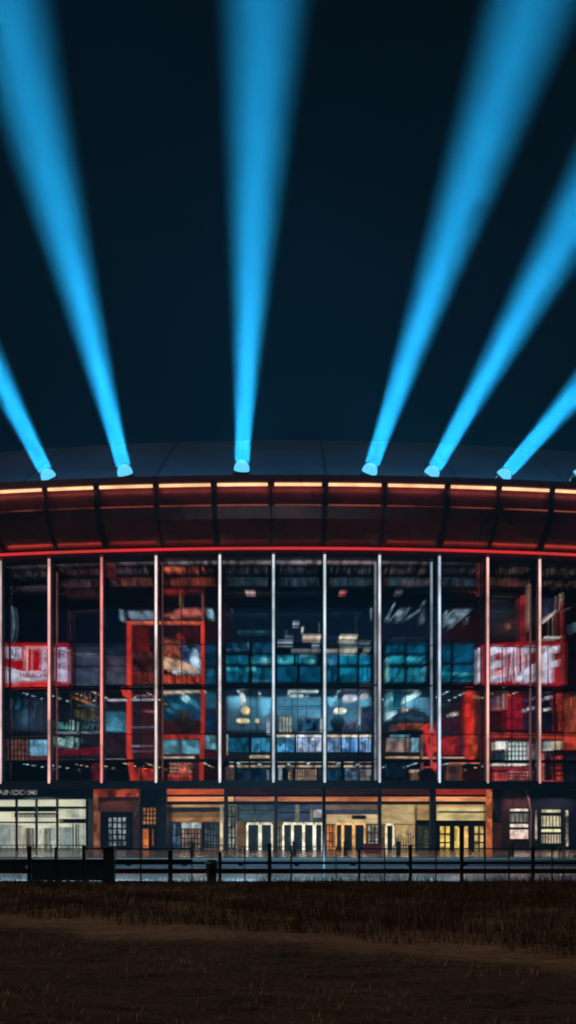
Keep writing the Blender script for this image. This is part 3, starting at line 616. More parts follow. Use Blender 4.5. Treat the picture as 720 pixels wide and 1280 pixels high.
WHITE_, RED_, TEALC = (1,.92,.85), (1,.16,.08), (.35,.75,1)
for i in range(3, len(aM)-5):
    a = (aM[i]+aM[i+1])/2; j = i-3
    c = RED_ if j in (2,3,9,10) else TEALC if 4 <= j <= 8 else (.8,.4,.5)
    area('bay_fill', a, -.9, zf(862), c, 220 if c is RED_ else 150); area('bay_fill', a, -2.2, zf(745), (.05,.4,1), 26, tilt=50); area('bay_fill', a, -1.2, zf(951), (.05,.4,1), 16, tilt=35)  # added area lights; the blue ones tint the dark interior
    area('bay_fill', a, -.9, Z_RED-1.9, c, 130 if c is RED_ else 50, tilt=30)
    area('bay_fill', a, -.8, zf(951), c, 110 if c is RED_ else 60)

for i in range(len(aR)-1):
    am = (aR[i]+aR[i+1])/2
    if abs(am) > .2: continue
    side = abs(am)/.165
    area('canopy_fill', am, 1.5, Z_RED+.35, (1,.2,.12), .6+11*side**2, 4.0, .15, 180-32, arena)  # added light, reddens the canopy soffit from below
    area('canopy_fill', am, 4.55, zl-.45, (1,.40,.3), 5, 4.2, .12, 110, arena)  # added light, warms the canopy face below the rim
    area('roof_fill', am, 2.4, zl+1.0, (.03,.4,1), 230, 4.0, .3, 180-62, arena)  # added light for the blue glow on the roof
# ------------------------------------------------------------------ ground floor: many walls, frames and bands glow in place of lamplight
gz = 0.0
def G(name, x0, y0, x1, y1, dep, mat, th=.2, grid=None, gm=None, gw=.05): return P(name, x0, y0, x1, y1, dep, mat, th, grid, gm, gw)
mb = MB(); mb.arc(-AEND, AEND, Z_SILL-.42, Z_SILL-.06, -.3, .6); part('fascia_band', mb, NAVY)
# left shop
G('sign_band', -120, 985.5, 114, 999, .2, NAVY, .5)
m = MB(); lettering(m, 'AINDDIMI', -3, 987.5, 46, 993.5, .16); part('lettering', m, lit((150,150,146), .5, .4, (2,2,2)))
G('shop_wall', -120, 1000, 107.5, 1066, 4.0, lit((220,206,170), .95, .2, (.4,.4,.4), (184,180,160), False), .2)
for y0, y1, x0, x1, c in ((1008,1014.5,-40,71,(.05,.075,.08)), (1027,1029,-40,70,(.1,.08,.08)), (1008,1011,72,106,(.06,.06,.06)), (1023.5,1029,74,107,(.09,.09,.09)), (1016,1018,18,70,(.12,.1,.08))):
    G('shelf', x0, y0, x1, y1, 2.6, paint(c), .5)
m = MB()
for x in range(18, 70, 3): m.px(x, 1017.5, x+1.5, 1022, 2.4, .08)
for x in range(76, 106, 4): m.px(x, 1024, x+2, 1029, 2.3, .08)
part('merchandise_rail', m, paint((.12,.11,.09)))
for x0,y0,x1,y1,c in ((-12,1030,18,1062,(176,180,168)),(22,1032,30,1062,(206,176,150)),(28,1031,31.5,1062,(236,222,196)),(46,1030,51,1062,(250,238,206)),(64,1030,69,1062,(214,214,204)),(74,1034,92,1062,(158,166,160)),(98,1024,106,1064,(196,196,174)),(82,1010,98,1022,(210,204,176))):
    G('wall_panel', x0, y0, x1, y1, 3.4, L(c, .7, .35), .1)
for x0,y0,x1,y1 in ((32.5,1035,42,1061),(55,1035,63,1060)): 
    d_ = G('door', x0, y0, x1, y1, 3.2, paint((.02,.025,.04), .5), .15)
    m = MB(); m.px(x1-1.6, (y0+y1)/2-1, x1-.9, (y0+y1)/2+3, 3.12, .05); m.build('handle', STEEL, d_)
for x in (90, 94, 97): G('inner_post', x, 1026+random.random()*6, x+1.6, 1060, 3.0, paint((.03,.06,.09)))
for x in (-60,-30, 20, 45, 71, 108): G('window_post', x-1.1, 999, x+1.1, 1066, .45, NAVY, .25)
for x0, x1 in ((-58.5,-31.5),(-28.5,18.5),(21.5,43.5),(46.5,69.5),(72.5,106.5)): G('window_pane', x0, 1000, x1, 1065, .6, GLASS, .03)
# portal
G('portal', 117, 985.5, 172, 996, -.1, lit((146,58,44), .7, .5, (.5,.5,.5)), .5)
G('portal', 118.5, 997.5, 170, 1014.5, .2, paint((.16,.07,.075)), .5)
for x0, x1, m_ in ((117,122, L((140,84,56), .6, .5)), (166,174.5, paint((.16,.09,.1)))): G('portal', x0, 997, x1, 1066, .1, m_, .8)
G('recess_wall', 122, 1015, 166, 1066, 2.6, BLACK)
G('window', 135, 1021, 158.5, 1058, 2.2, lit((124,138,142), .75, .5, (1.2,1.2,1.2)), .1, (4,5), BLACK, .07)
m = MB(); m.tube([pol(on_front(x,y,.2)[0], .2, on_front(x,y,.2)[1]) for x,y in ((175,985),(175,1000),(172.5,1012),(168,1020))], .08, 6); part('drain_pipe', m, paint((.3,.22,.2)))
G('pier', 174.7, 985, 177.5, 1066, .3, NAVY, 3); G('wall_panel', 177.5, 985, 197, 1008, .6, NAVY)
G('window', 178.5, 1009, 195.5, 1031, .8, L((150,98,62), .7, .5), .1, (4,4), paint((.08,.04,.03)), .05); G('window_pier', 177.5, 1031, 197, 1036, .6, NAVY); G('window', 177.8, 1036, 185.5, 1060, .8, L((206,110,56), .75, .4), .1); G('wall_panel', 185.6, 1036, 197, 1066, .75, paint((.04,.02,.02))); G('inner_post', 190, 1036, 192, 1058, .7, L((150,84,50), .6))
G('pier', 197, 985, 208, 1066, .2, NAVY, 3.5)
# lobby
def grad_band(y0, y1, dep, cols):
    for x0, x1, c, k in cols: G('soffit_band', x0, y0, x1, y1, dep, lit(c, k, .5, (.3,.3,2), None, False), .3)
grad_band(984.5, 993, .5, ((208.5,280,(176,76,46),.8),(284,343,(44,28,36),.7),(347,403,(36,30,40),.7),(407,473,(40,28,36),.7),(477,538,(58,30,34),.7),(545,609,(146,42,36),.8)))
grad_band(996, 1001.5, .8, ((208.5,280,(206,128,84),.8),(284,292,(206,150,110),.8),(294,343,(176,110,84),.8),(347,403,(176,108,76),.8),(407,473,(190,108,70),.8),(477,538,(196,120,80),.8),(545,609,(220,142,92),.85)))
G('soffit', 208, 1002.5, 610, 1005, .9, NAVY, 6)
hd = [(209,280,1005,1009,(180,134,86)),(209,280,1010,1015,(40,40,48)),(209,280,1015,1022,(120,84,56)),(209,280,1022,1027,(176,112,64)),(284,296,1006,1060,(120,116,100)),(298,343,1006,1026,(58,72,78)),(347,403,1006,1026,(56,66,84)),(407,473,1006,1012,(110,88,72)),(407,473,1012,1018,(62,60,76)),(408,473,1018,1030,(206,170,120)),(477,519,1005,1030,(190,154,106)),(521,538,1006,1025,(180,136,84)),(546,608,1004,1009,(196,140,90)),(546,608,1009,1026,(224,190,128))]
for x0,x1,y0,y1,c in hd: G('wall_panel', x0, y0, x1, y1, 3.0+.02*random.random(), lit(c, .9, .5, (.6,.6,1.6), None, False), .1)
for x0,x1,y0,y1,m_ in ((298,343,1012,1013.5,FRAMEW),(347,403,1015,1016.5,DARKSTEEL),(317,319.5,1006,1026,FRAMEW),(369,374,1006,1026,L((150,140,116),.7)),(388,391,1006,1026,L((140,130,110),.7)),(392,402,1012,1022,L((190,180,170),.7)),(440,458,1019,1024,paint((.06,.05,.05))),(548,608,1014,1016,paint((.2,.1,.06)))): G('glazing_bar', x0, y0, x1, y1, 2.7, m_, .12)
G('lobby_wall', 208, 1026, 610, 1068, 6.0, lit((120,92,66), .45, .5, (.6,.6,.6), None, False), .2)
for x0, x1 in ((209,279.5),(285,342.5),(347.5,402.5),(407.5,472.5),(477.5,537.5),(545.5,609)): G('window_pane', x0, 1002, x1, 1030, .75, GLASS, .03)
# glazed left part of lobby
G('wall_panel', 209, 1028, 226, 1060, 3.4, L((66,86,104), .7, .5), .1, (3,2), NAVY, .04)
G('wall_panel', 227, 1028, 251, 1036, 3.4, L((186,196,196), .7, .3)); G('wall_panel', 227, 1036, 251, 1060, 3.4, L((150,120,108), .7, .4), .1, (6,4), paint((.1,.08,.08)), .04)
G('wall_panel', 256, 1028, 274, 1060, 3.4, L((70,78,84), .7, .5), .1, (5,4), NAVY, .04); G('glazing_bar', 275, 1004, 278.5, 1062, 2.4, L((216,196,160), .75), .15); G('glazing_bar', 252, 1028, 255, 1064, 2.2, NAVY, .15); G('glazing_bar', 209.5, 1005, 211.5, 1062, 1.6, L((216,196,166), .75), .15)
G('wall_panel', 285, 1008, 294, 1060, 2.8, L((150,146,130), .65, .5), .1, (2,4), paint((.1,.1,.1)), .06)
# the row of white framed doors
def door(x0, x1, y0=1031, y1=1060, wm=(244,232,204), k=.95, leaf=None):
    fr = G('door_frame', x0, y0-3, x1, y0, 2.3, lit(wm, k, .3, (1,1,1)), .25)
    for x in (x0, x1): 
        m = MB(); m.px(x-1.1, y0, x+1.1, y1+5, 2.28, .25); m.build('jamb', lit(wm, k, .3, (1,1,1)), fr)
    d_ = G('door', x0+1.2, y0+.4, x1-1.2, y1+5.5, 2.42, leaf or paint((.02,.024,.035), .35), .1)
    m = MB(); m.px(x1-3.2, y0+15, x1-2.5, y0+20, 2.36, .05); m.build('handle', STEEL, d_)
for x0, x1 in ((309,324),(326,340),(354,365),(366,379),(380,392),(394,403)): door(x0, x1)
G('wall_panel', 342, 1034, 353, 1060, 2.8, L((120,112,100), .7, .5), .1, (3,3), paint((.1,.1,.1)), .05)
for x0, x1 in ((420,428),(429,441.5),(443,456)): door(x0, x1, wm=(232,172,104))
G('wall_panel', 408, 1031, 419, 1062, 2.5, L((206,128,70), .75, .4), .1, (3,3), paint((.2,.09,.04)), .04)
G('wall_panel', 459, 1031, 473, 1062, 2.8, L((150,146,126), .7, .5), .1, (3,3), paint((.08,.08,.08)), .05)
door(483, 492, 1032, wm=(244,226,180)); G('wall_panel', 494, 1031, 519, 1062, 3.2, L((190,158,110), .65, .35)); m = MB()
for x in range(495, 520, 3): m.px(x, 1040+random.random()*8, x+.9, 1062, 2.8, .06)
part('railing', m, BLACK)
G('glazing_bar', 519, 1009, 521, 1066, 1.9, NAVY, .2); G('header', 520, 1025.5, 609, 1031, 1.8, BLACK, .3)
door(522, 537, 1034, wm=(40,44,40), k=.5, leaf=L((60,62,46), .6, .7))
for x0, x1, c in ((549,563,(212,176,84)),(567,575,(216,180,96)),(579,586,(226,180,104)),(592,605,(196,168,104))):
    d_ = G('door', x0, 1032, x1, 1064, 2.0, lit(c, .95, .45, (1.4,1.4,1.0)), .1, (2,3) if x0 in (549,592) else (1,1), BLACK, .07)
for x0, x1 in ((545,549),(563,567),(575,579),(586,592),(605,609)): G('door_post', x0, 1031, x1, 1066, 1.9, BLACK, .25)
for x0, x1 in ((280,284.5),(343,347),(403,407),(473,477),(538,545)):
    m = MB(); m.px(x0, 981, x1, 1066, .1, .55); part('column', m, NAVY)
G('column', 609.5, 985, 615, 1066, .1, L((196,104,60), .65, .35), .5)
G('pier', 615.2, 985, 626, 1066, .5, BLACK, 3); G('wall_panel', 616, 1028, 627, 1066, .3, paint((.25,.09,.05)), .1)
m = MB(); m.poly([(615,985),(619,985),(624,1010),(628,1024),(624,1026),(618,1012)], .1, .4); part('bracket', m, NAVY)
# right service wall
G('service_wall', 627, 985, 663, 1066, .5, paint((.09,.045,.05), .6, 0, .4), 2); G('service_wall', 663.2, 985, 860, 1066, .45, NAVY, 2)
def strip_window(x0, x1, bands):
    fr = G('window', x0, bands[0][0]-1, x1, bands[-1][1]+1, .44, paint((.03,.03,.035)), .04)
    for y0, y1, c, g in bands:
        m = MB(); m.px(x0+.8, y0, x1-.8, y1, .38, .05); p = m.build('pane', lit(c, .8, .3, (1.5,1.5,1.5)), fr)
        if g:
            m = MB()
            for k in range(g): x = x0+2+(x1-x0-4)*k/(g-1); m.px(x-.5, y0, x+.5, y1, .33, .03)
            m.build('muntin', paint((.04,.04,.045)), fr)
strip_window(637, 661, [(1011,1014,(240,220,206),0),(1017,1027.5,(120,122,110),5),(1030,1034,(240,222,206),0),(1037,1048.5,(226,196,180),0)])
strip_window(676.5, 701.5, [(1012,1015.5,(224,216,176),0),(1020,1033,(206,196,160),6),(1036.5,1040,(226,218,170),0),(1043,1054,(190,170,146),7)])
strip_window(745, 770, [(1012,1015.5,(224,216,176),0),(1020,1033,(206,196,160),6),(1043,1054,(190,170,146),7)])
m = MB(); m.tube([pol(on_front(x,y,-.2)[0], -.2, on_front(x,y,-.2)[1]) for x,y in ((656,984),(661,1000),(664,1015),(663,1060))], .09, 6); part('drain_pipe', m, paint((.3,.2,.18)))
m = MB(); m.px(669.4, 1013, 671.4, 1051, .3, .1); part('wall_light', m, L((176,150,136), .7, .6))
m = MB(); m.px(707.5, 1013, 710.5, 1058, .3, .1); part('wall_light', m, L((200,180,156), .75, .8))
for x0 in (630, 642, 652): 
    m = MB(); m.px(x0, 986, x0+.7, 1008, .4, .08); part('wall_seam', m, BLACK)

# downlights added under the sill to brighten the plaza edge
for x, c, pw in ((240,(1,.62,.35),55),(312,(1,.8,.6),50),(375,(1,.8,.6),50),(440,(1,.7,.45),55),(508,(1,.62,.4),55),(577,(1,.5,.35),70),(50,(1,.9,.75),60),(145,(1,.5,.35),35),(650,(1,.55,.5),60),(700,(1,.6,.6),50)):
    a = on_front(x, 1000)[0]; area('added_downlight', a, .3, 5.0, c, pw, 2.5, .3, -20)

# ------------------------------------------------------------------ searchlights on the roof edge
def searchlight(px, py, dx, dy, label):
    o = 3.0; a, z = on_front(px, py, o); p = Vector(pol(a, o, z))
    # beams lean outwards over the forecourt: aim at a point higher up and nearer the viewer
    k_ = 300/abs(dy); q_ = Vector(at(px+dx*k_, py+dy*k_, p.y-LEAN)); d = (q_-p).normalized()
    base = Vector((p.x, p.y, zl+.45))
    t = empty('searchlight', base, label, 'searchlight', 'searchlights along the roof edge')
    rot = d.to_track_quat('Z', 'Y').to_matrix()
    def ring(mb, prof, n=28):
        b0 = len(mb.v)
        for r, h in prof:
            for k in range(n):
                mb.v.append(tuple(p + rot @ Vector((r*cos(2*pi*k/n), r*sin(2*pi*k/n), h))))
        for i in range(len(prof)-1):
            for k in range(n): mb.f.append((b0+i*n+k, b0+i*n+(k+1)%n, b0+(i+1)*n+(k+1)%n, b0+(i+1)*n+k))
    mb = MB(); ring(mb, [(.02,-.75),(.4,-.74),(.55,-.6),(.66,-.2),(.7,.0),(.73,.05),(.73,.1),(.68,.1),(.66,-.02),(.02,-.05)]); h = mb.build('housing', paint((.03,.035,.045), .4, .6), t)
    mb = MB(); ring(mb, [(.64,.0),(.64,.25),(.58,.5),(.44,.72),(.22,.84),(.01,.87)]); mb.build('lens', lit((96,202,246), .85, 0), t, smooth=True)
    for s in (-1, 1):
        mb = MB(); e = p + rot @ Vector((s*.74, 0, -.2)); mb.tube([base+Vector((s*.6,0,-.35)), (base+Vector((s*.78,0,.1))), e], .07, 6); mb.build('yoke_arm', DARKSTEEL, t)
    mb = MB(); mb.box(base.x-.9, base.x+.9, base.y-.35, base.y+.35, base.z-.5, base.z-.2); mb.build('base', DARKSTEEL, t)
    l = bpy.data.lights.new('lamp', 'AREA'); l.shape = 'DISK'; l.size = 1.25; l.spread = radians(SPREAD); l.energy = BEAM; l.color = (.13, .84, 1)
    l2 = bpy.data.lights.new('lamp', 'POINT'); l2.energy = GLOW; l2.color = (.25, .9, 1); l2.shadow_soft_size = .3  # added point light, a soft halo in place of lens bloom
    o2 = bpy.data.objects.new('lamp', l2); COL.objects.link(o2); o2.parent = t; o2.location = p + d*1.1 - base
    ob = bpy.data.objects.new('lamp', l); COL.objects.link(ob); ob.parent = t
    ob.location = p + d*.8 - base; ob.rotation_euler = (-d).to_track_quat('Z', 'Y').to_euler()
BEAM, SPREAD, LEAN, GLOW = 2.9e4, 12.5, 9.5, 700.0
for px, py, dx, dy, lab in ((62,599,-62,-124,'leftmost searchlight on the roof edge, its short blue beam cut by the picture side'),
    (157,594,-75,-294,'searchlight with a left leaning blue beam second from the left on the roof edge'),
    (302,589,14,-289,'searchlight sending its blue beam almost straight up'),
    (461,592,101,-292,'searchlight right of the upright beam with a gently right leaning beam'),
    (538,595,182,-325,'searchlight between the gently leaning beam and the lowest right beam'),
    (627,598,94,-108,'searchlight whose blue beam leans steeply to the right above the red brace'),
    (721,598,75,-68,'searchlight cut by the right picture edge with only its lens glowing')):
    searchlight(px, py, dx, dy, lab)

# ------------------------------------------------------------------ ground
def plane(name, pts, z, mat):
    me = bpy.data.meshes.new(name); me.from_pydata([(x, y, z) for x, y in pts], [], [tuple(range(len(pts)))]); me.materials.append(mat)
    o = bpy.data.objects.new(name, me); COL.objects.link(o); return struct(o)
def ground_mat():
    m, nt, out = new_mat('field_soil')
    b = nd(nt, 'ShaderNodeBsdfPrincipled', Roughness=.95); b.inputs['Specular IOR Level'].default_value = .15
    tc = nd(nt, 'ShaderNodeTexCoord')
    mp = nd(nt, 'ShaderNodeMapping'); mp.inputs['Scale'].default_value = (.5, 2.6, 1); mp.inputs['Rotation'].default_value = (0, 0, radians(-32))
    nt.links.new(tc.outputs['Object'], mp.inputs[0])
    n1 = nd(nt, 'ShaderNodeTexNoise', Scale=1.3, Detail=8.0, Roughness=.7); nt.links.new(mp.outputs[0], n1.inputs['Vector'])
    n2 = nd(nt, 'ShaderNodeTexNoise', Scale=9.0, Detail=10.0, Roughness=.78); nt.links.new(tc.outputs['Object'], n2.inputs['Vector'])
    cr = nd(nt, 'ShaderNodeValToRGB'); cr.color_ramp.elements[0].position = .36; cr.color_ramp.elements[0].color = (.022,.016,.012,1); cr.color_ramp.elements[1].position = .64; cr.color_ramp.elements[1].color = (.36,.235,.15,1)
    mx = nd(nt, 'ShaderNodeMath', operation='ADD'); ml = nd(nt, 'ShaderNodeMath', operation='MULTIPLY'); ml.inputs[1].default_value = .5
    ml2 = nd(nt, 'ShaderNodeMath', operation='MULTIPLY'); ml2.inputs[1].default_value = .5
    nt.links.new(n2.outputs['Fac'], ml.inputs[0]); nt.links.new(n1.outputs['Fac'], ml2.inputs[0]); nt.links.new(ml.outputs[0], mx.inputs[0]); nt.links.new(ml2.outputs[0], mx.inputs[1])
    nt.links.new(mx.outputs[0], cr.inputs[0])
    # worn strip of paler trodden earth along the edge of the tall grass
    sx = nd(nt, 'ShaderNodeSeparateXYZ'); nt.links.new(tc.outputs['Object'], sx.inputs[0])
    t1 = nd(nt, 'ShaderNodeMath', operation='MULTIPLY_ADD'); t1.inputs[1].default_value = .7; nt.links.new(sx.outputs[0], t1.inputs[0]); nt.links.new(sx.outputs[1], t1.inputs[2])
    n4 = nd(nt, 'ShaderNodeTexNoise', Scale=.55, Detail=7.0, Roughness=.62); nt.links.new(tc.outputs['Object'], n4.inputs['Vector'])
    t2 = nd(nt, 'ShaderNodeMath', operation='MULTIPLY_ADD'); t2.inputs[1].default_value = 3.2; nt.links.new(n4.outputs['Fac'], t2.inputs[0]); nt.links.new(t1.outputs[0], t2.inputs[2])
    st = nd(nt, 'ShaderNodeMapRange', interpolation_type='SMOOTHSTEP'); st.inputs[1].default_value = 17.04+1.6-2.6; st.inputs[2].default_value = 17.04+1.6-.9; nt.links.new(t2.outputs[0], st.inputs[0])
    cr2 = nd(nt, 'ShaderNodeValToRGB'); cr2.color_ramp.elements[0].position = .34; cr2.color_ramp.elements[0].color = (.16,.095,.05,1); cr2.color_ramp.elements[1].position = .62; cr2.color_ramp.elements[1].color = (.85,.55,.32,1)
    nt.links.new(mx.outputs[0], cr2.inputs[0])
    mc = nd(nt, 'ShaderNodeMix', data_type='RGBA'); nt.links.new(st.outputs[0], mc.inputs[0]); nt.links.new(cr.outputs[0], mc.inputs[6]); nt.links.new(cr2.outputs[0], mc.inputs[7])
    nt.links.new(mc.outputs[2], b.inputs['Base Color'])
    bp = nd(nt, 'ShaderNodeBump', Strength=1.0, Distance=.35); nt.links.new(mx.outputs[0], bp.inputs['Height']); nt.links.new(bp.outputs[0], b.inputs['Normal'])
    nt.links.new(b.outputs[0], out.inputs[0]); return m
plane('ground', [(-140,-20),(140,-20),(140,262),(-140,262)], -.08, paint((.06,.045,.035), .95, 0, .4, .3))
# gently uneven field in front of the fence
gx = np.linspace(-22, 22, 260); gy = np.linspace(2, 35.5, 300)
def edge_y(x): return 21.1 - (x+5.8)*.70           # front edge of the tall grass, slanting towards the right
def field_z(x, y):
    return (.05*np.sin(x*.7+1.2)*np.sin(y*.5) + .03*np.sin(x*1.9+y*1.3) + .02*np.sin(y*3.1-x*.6)) * np.clip((34.5-y)/4, 0, 1)
V = []; Fc = []
for y in gy:
    for x in gx: V.append((x, y, float(field_z(x, y)) + random.uniform(-.02,.02)))
W_ = len(gx)
for j in range(len(gy)-1):
    for i in range(W_-1): Fc.append((j*W_+i, j*W_+i+1, (j+1)*W_+i+1, (j+1)*W_+i))
me = bpy.data.meshes.new('field'); me.from_pydata(V, [], Fc); me.shade_smooth(); me.materials.append(ground_mat()); fo = bpy.data.objects.new('field', me); COL.objects.link(fo); struct(fo)
road_m = paint((.33,.38,.4), .3, 0, .3, .35, .15)
plane('road', [(-80,36.3),(80,36.3),(80,60),(-80,60)], 0.0, road_m)
mb = MB(); mb.box(-80, 80, 60, 60.3, -.05, .13); struct(mb.build('kerb', CONC))
mb = MB(); mb.arc(-.30, .30, -.05, .12, -12, 25.0); struct(mb.build('plaza_pavement', paint((.3,.28,.28), .2, 0, .3, .4, .15)))

# grass: tall strip and sparse tufts, one uncountable cover
def blades(xs, ys, hs, ws, lean):
    n = len(xs); z0 = field_z(xs, ys) - .02
    an = rng.uniform(0, 2*pi, n); dx = np.cos(an); dy = np.sin(an); la = rng.uniform(0, 2*pi, n); lx = np.cos(la)*lean*hs; ly = np.sin(la)*lean*hs
    P0 = np.stack([xs-dx*ws, ys-dy*ws, z0], 1); P1 = np.stack([xs+dx*ws, ys+dy*ws, z0], 1)
    P2 = np.stack([xs+dx*ws*.7+lx*.4, ys+dy*ws*.7+ly*.4, z0+hs*.6], 1); P3 = np.stack([xs-dx*ws*.7+lx*.4, ys-dy*ws*.7+ly*.4, z0+hs*.6], 1)
    P4 = np.stack([xs+lx, ys+ly, z0+hs], 1)
    v = np.stack([P0,P1,P2,P3,P4], 1).reshape(-1, 3); i = np.arange(n)*5
    return v, i
def grass_obj(name, sets, mat, label):
    vs = []; quads = []; tris = []; off = 0
    for s in sets:
        v, i = blades(*s); i = i+off; vs.append(v); off += len(v)
        quads.append(np.stack([i,i+1,i+2,i+3],1)); tris.append(np.stack([i+3,i+2,i+4],1))
    v = np.concatenate(vs); q = np.concatenate(quads); t = np.concatenate(tris)
    me = bpy.data.meshes.new(name); me.from_pydata(v.tolist(), [], q.tolist()+t.tolist()); me.materials.append(mat)
    o = bpy.data.objects.new(name, me); COL.objects.link(o); tag(o, label, 'grass', None, 'stuff'); return o
n = 100000
xs = rng.uniform(-15, 15, n); ys = rng.uniform(10, 34.9, n)
clump = np.sin(xs*2.1+ys)*np.sin(ys*1.7-xs*.6)+rng.normal(0,.5,n)
k = (ys > edge_y(xs)+.15*np.sin(xs*3)) & (clump > -.9) & (np.abs(xs) < ys*.36+1.5); xs = xs[k]; ys = ys[k]
hs = rng.uniform(.14,.36,len(xs))*(1+.35*np.sin(xs*1.1+2)*np.sin(ys*.9)); stalk = rng.random(len(xs)) < .03; hs = np.where(stalk, hs*1.75, hs)
hs *= np.where(xs > -1, 1.15, .85)
dry = paint((.085,.05,.032), .9, 0, .65, 1.2, 0, .1)
grass_obj('tall_grass', [(xs, ys, hs, np.full(len(xs), .0055), .4)], dry, 'strip of tall dry brown grass between the bare track and the fence')
n = 30000
xs = rng.uniform(-9, 9, n); ys = rng.uniform(6, 22, n); k = (ys < edge_y(xs)-1.8) & (np.abs(xs) < ys*.32+1) & (np.sin(xs*1.7+1)*np.sin(ys*1.3)+rng.normal(0,.5,n) > .2); xs = xs[k]; ys = ys[k]
grass_obj('short_grass', [(xs, ys, rng.uniform(.03,.11,len(xs)), np.full(len(xs), .005), .6)], paint((.5,.33,.19), .9, 0, .7, 1.0, 0, .1), 'short sparse dry grass scattered over the dark field in front')

# ------------------------------------------------------------------ fence along the road
FY = 35.2
def gp(px): return (px-CX)/F*FY
def zpx(py): return EYE+(HY-py)/F*FY
fence = empty('fence', (0, FY, 0), 'dark two-railed metal fence running along the pale road behind the grass', 'fence')
posts = [(-40,1058,1.0),(37,1059,2.0),(70,1060,1.2),(105,1058,1.6),(213,1064,2.2),(275,1066,1.6),(337,1056,2.0),(364,1058,.9),(449,1062,1.1),(513,1058,1.6),(577,1034,1.7),(666,1060,1.7),(780,1058,1.6)]
fm = paint((.008,.012,.018), .5, .1, .2)
posts += [(x, y, .55) for x, y in ((176,1062),(240,1063),(306,1060),(420,1059),(481,1061),(545,1060),(606,1060),(636,1058),(690,1061))]
posts.sort()
for x, y, w in posts:
    m = MB(); X = gp(x); hw = w*1.25/F*FY; m.box(X-hw, X+hw, FY-.05, FY+.05, -.1, zpx(y)); po_ = m.build('post', fm, fence)
    m = MB(); m.box(X-hw*1.3, X+hw*1.3, FY-.075, FY+.075, zpx(y)+.002, zpx(y)+.03); m.build('post_cap', fm, po_)
edges = [gp(-120)] + [gp(p[0]) for p in posts] + [gp(860)]
for i in range(len(edges)-1):
    mid = (edges[i]+edges[i+1])/2*F/FY+CX
    for y0, y1 in ((1077,1080.5),(1086,1092)):
        if mid < 230 and y0 < 1080: y0, y1 = 1074, 1081
        m = MB(); m.box(edges[i]+.01, edges[i+1]-.01, FY+.055, FY+.1, zpx(y1), zpx(y0)); m.build('rail', fm, fence)
    if mid > 430 or mid < 240:
        m = MB(); m.box(edges[i]+.01, edges[i+1]-.01, FY-.02, FY+.02, zpx(1061.8), zpx(1060.3)); m.build('top_rail', fm, fence)
for X in np.arange(-13, 13.1, 1.9):       # small lights added behind the fence to brighten the road
    X = float(X)
    if abs(X-9.2) < 1.3: continue
    m = MB(); m.box(X-.08, X+.08, FY+.12, FY+.2, .55, .63); p_ = m.build('road_fill', DARKSTEEL, fence)
    l = bpy.data.lights.new('lamp', 'SPOT'); l.energy = 720; l.color = (.42,.82,1); l.spot_size = radians(130); l.spot_blend = .8; l.shadow_soft_size = .05
    ob = bpy.data.objects.new('lamp', l); COL.objects.link(ob); ob.parent = p_; ob.location = (X, .23, .56); ob.rotation_euler = (radians(74), 0, 0)
lw = empty('low_wall', (0, 52, 0), 'low dark wall across the pale road behind the two-railed fence', 'wall')
for X0 in np.arange(-40, 40, 4.0):
    m = MB(); m.box(float(X0)+.01, float(X0)+3.99, 52, 52.3, 0.0, .34); m.build('wall_block', NAVY, lw)
m = MB(); m.box(-40, 40, 51.97, 52.33, .342, .40); m.build('coping', CONC, lw)
# dark planter box and utility cabinet among the fence posts
m = MB(); cb = empty('utility_cabinet', (gp(141), 34.6, 0), 'black utility cabinet standing by the fence below the maroon portal', 'cabinet')
m.box(gp(134), gp(147), 34.4, 34.8, -.1, zpx(1060)); m.build('body', fm, cb); m = MB(); m.box(gp(133.4), gp(147.6), 34.36, 34.84, zpx(1060)+.002, zpx(1058.5)); m.build('top', fm, cb); m = MB(); m.box(gp(135.5), gp(145.5), 34.385, 34.397, .08, zpx(1062)); m.build('door', BLACK, cb)
pole = empty('slim_pole', (gp(405), 37.0, 0), 'tall slim black pole standing on the road edge before the middle column', 'pole')
m = MB(); X = (405-CX)/F*37; m.tube([(X,37,0),(X,37,EYE+(HY-985)/F*37)], [.035,.025], 8); m.build('shaft', fm, pole); m = MB(); m.tube([(X,37,0),(X,37,.12)], .09, 10); m.build('base', fm, pole)
gt = empty('gate', (gp(701), 35.9, 0), 'pale grey tubular gate frame at the right end of the fence', 'gate')
for x in (698.5, 704.5): 
    m = MB(); X = (x-CX)/F*35.9; m.tube([(X,35.9,0),(X,35.9,EYE+(HY-1058)/F*35.9)], .025, 8); m.build('post', paint((.4,.45,.48), .4, .3), gt)
for y in (1064, 1083, 1096):
    m = MB(); z = EYE+(HY-y)/F*35.9; m.tube([((698.5-CX)/F*35.9,35.9,z),((740-CX)/F*35.9,35.9,z)], .014, 8); m.build('rail', paint((.4,.45,.48), .4, .3), gt)
# solid lower panels on the left of the fence, litter bin beside the lobby corner
for x0, x1 in ((40,68.5),(71.5,103),(107.5,133),(-36,33)):
    m = MB(); m.box(gp(x0), gp(x1), FY-.035, FY-.015, .06 if x0 > 0 else .3, zpx(1079.5)); m.build('infill_panel', NAVY, fence)
bn = empty('litter_bin', (gp(266), 34.7, 0), 'dark litter bin with a pale rim standing by the fence before the lobby corner', 'bin')
X = gp(266); m = MB(); m.tube([(X,34.7,-.02),(X,34.7,.62),(X,34.7,.66)], [.15,.2,.2], 14); m.build('body', fm, bn)
m = MB(); m.tube([(X,34.7,.662),(X,34.7,.70)], [.215,.215], 14); m.build('rim', paint((.5,.55,.56), .4, .4), bn)
m = MB(); m.blob((X,34.7,.7), .19, .19, .09, 14, 8); m.build('lid', fm, bn, smooth=True)
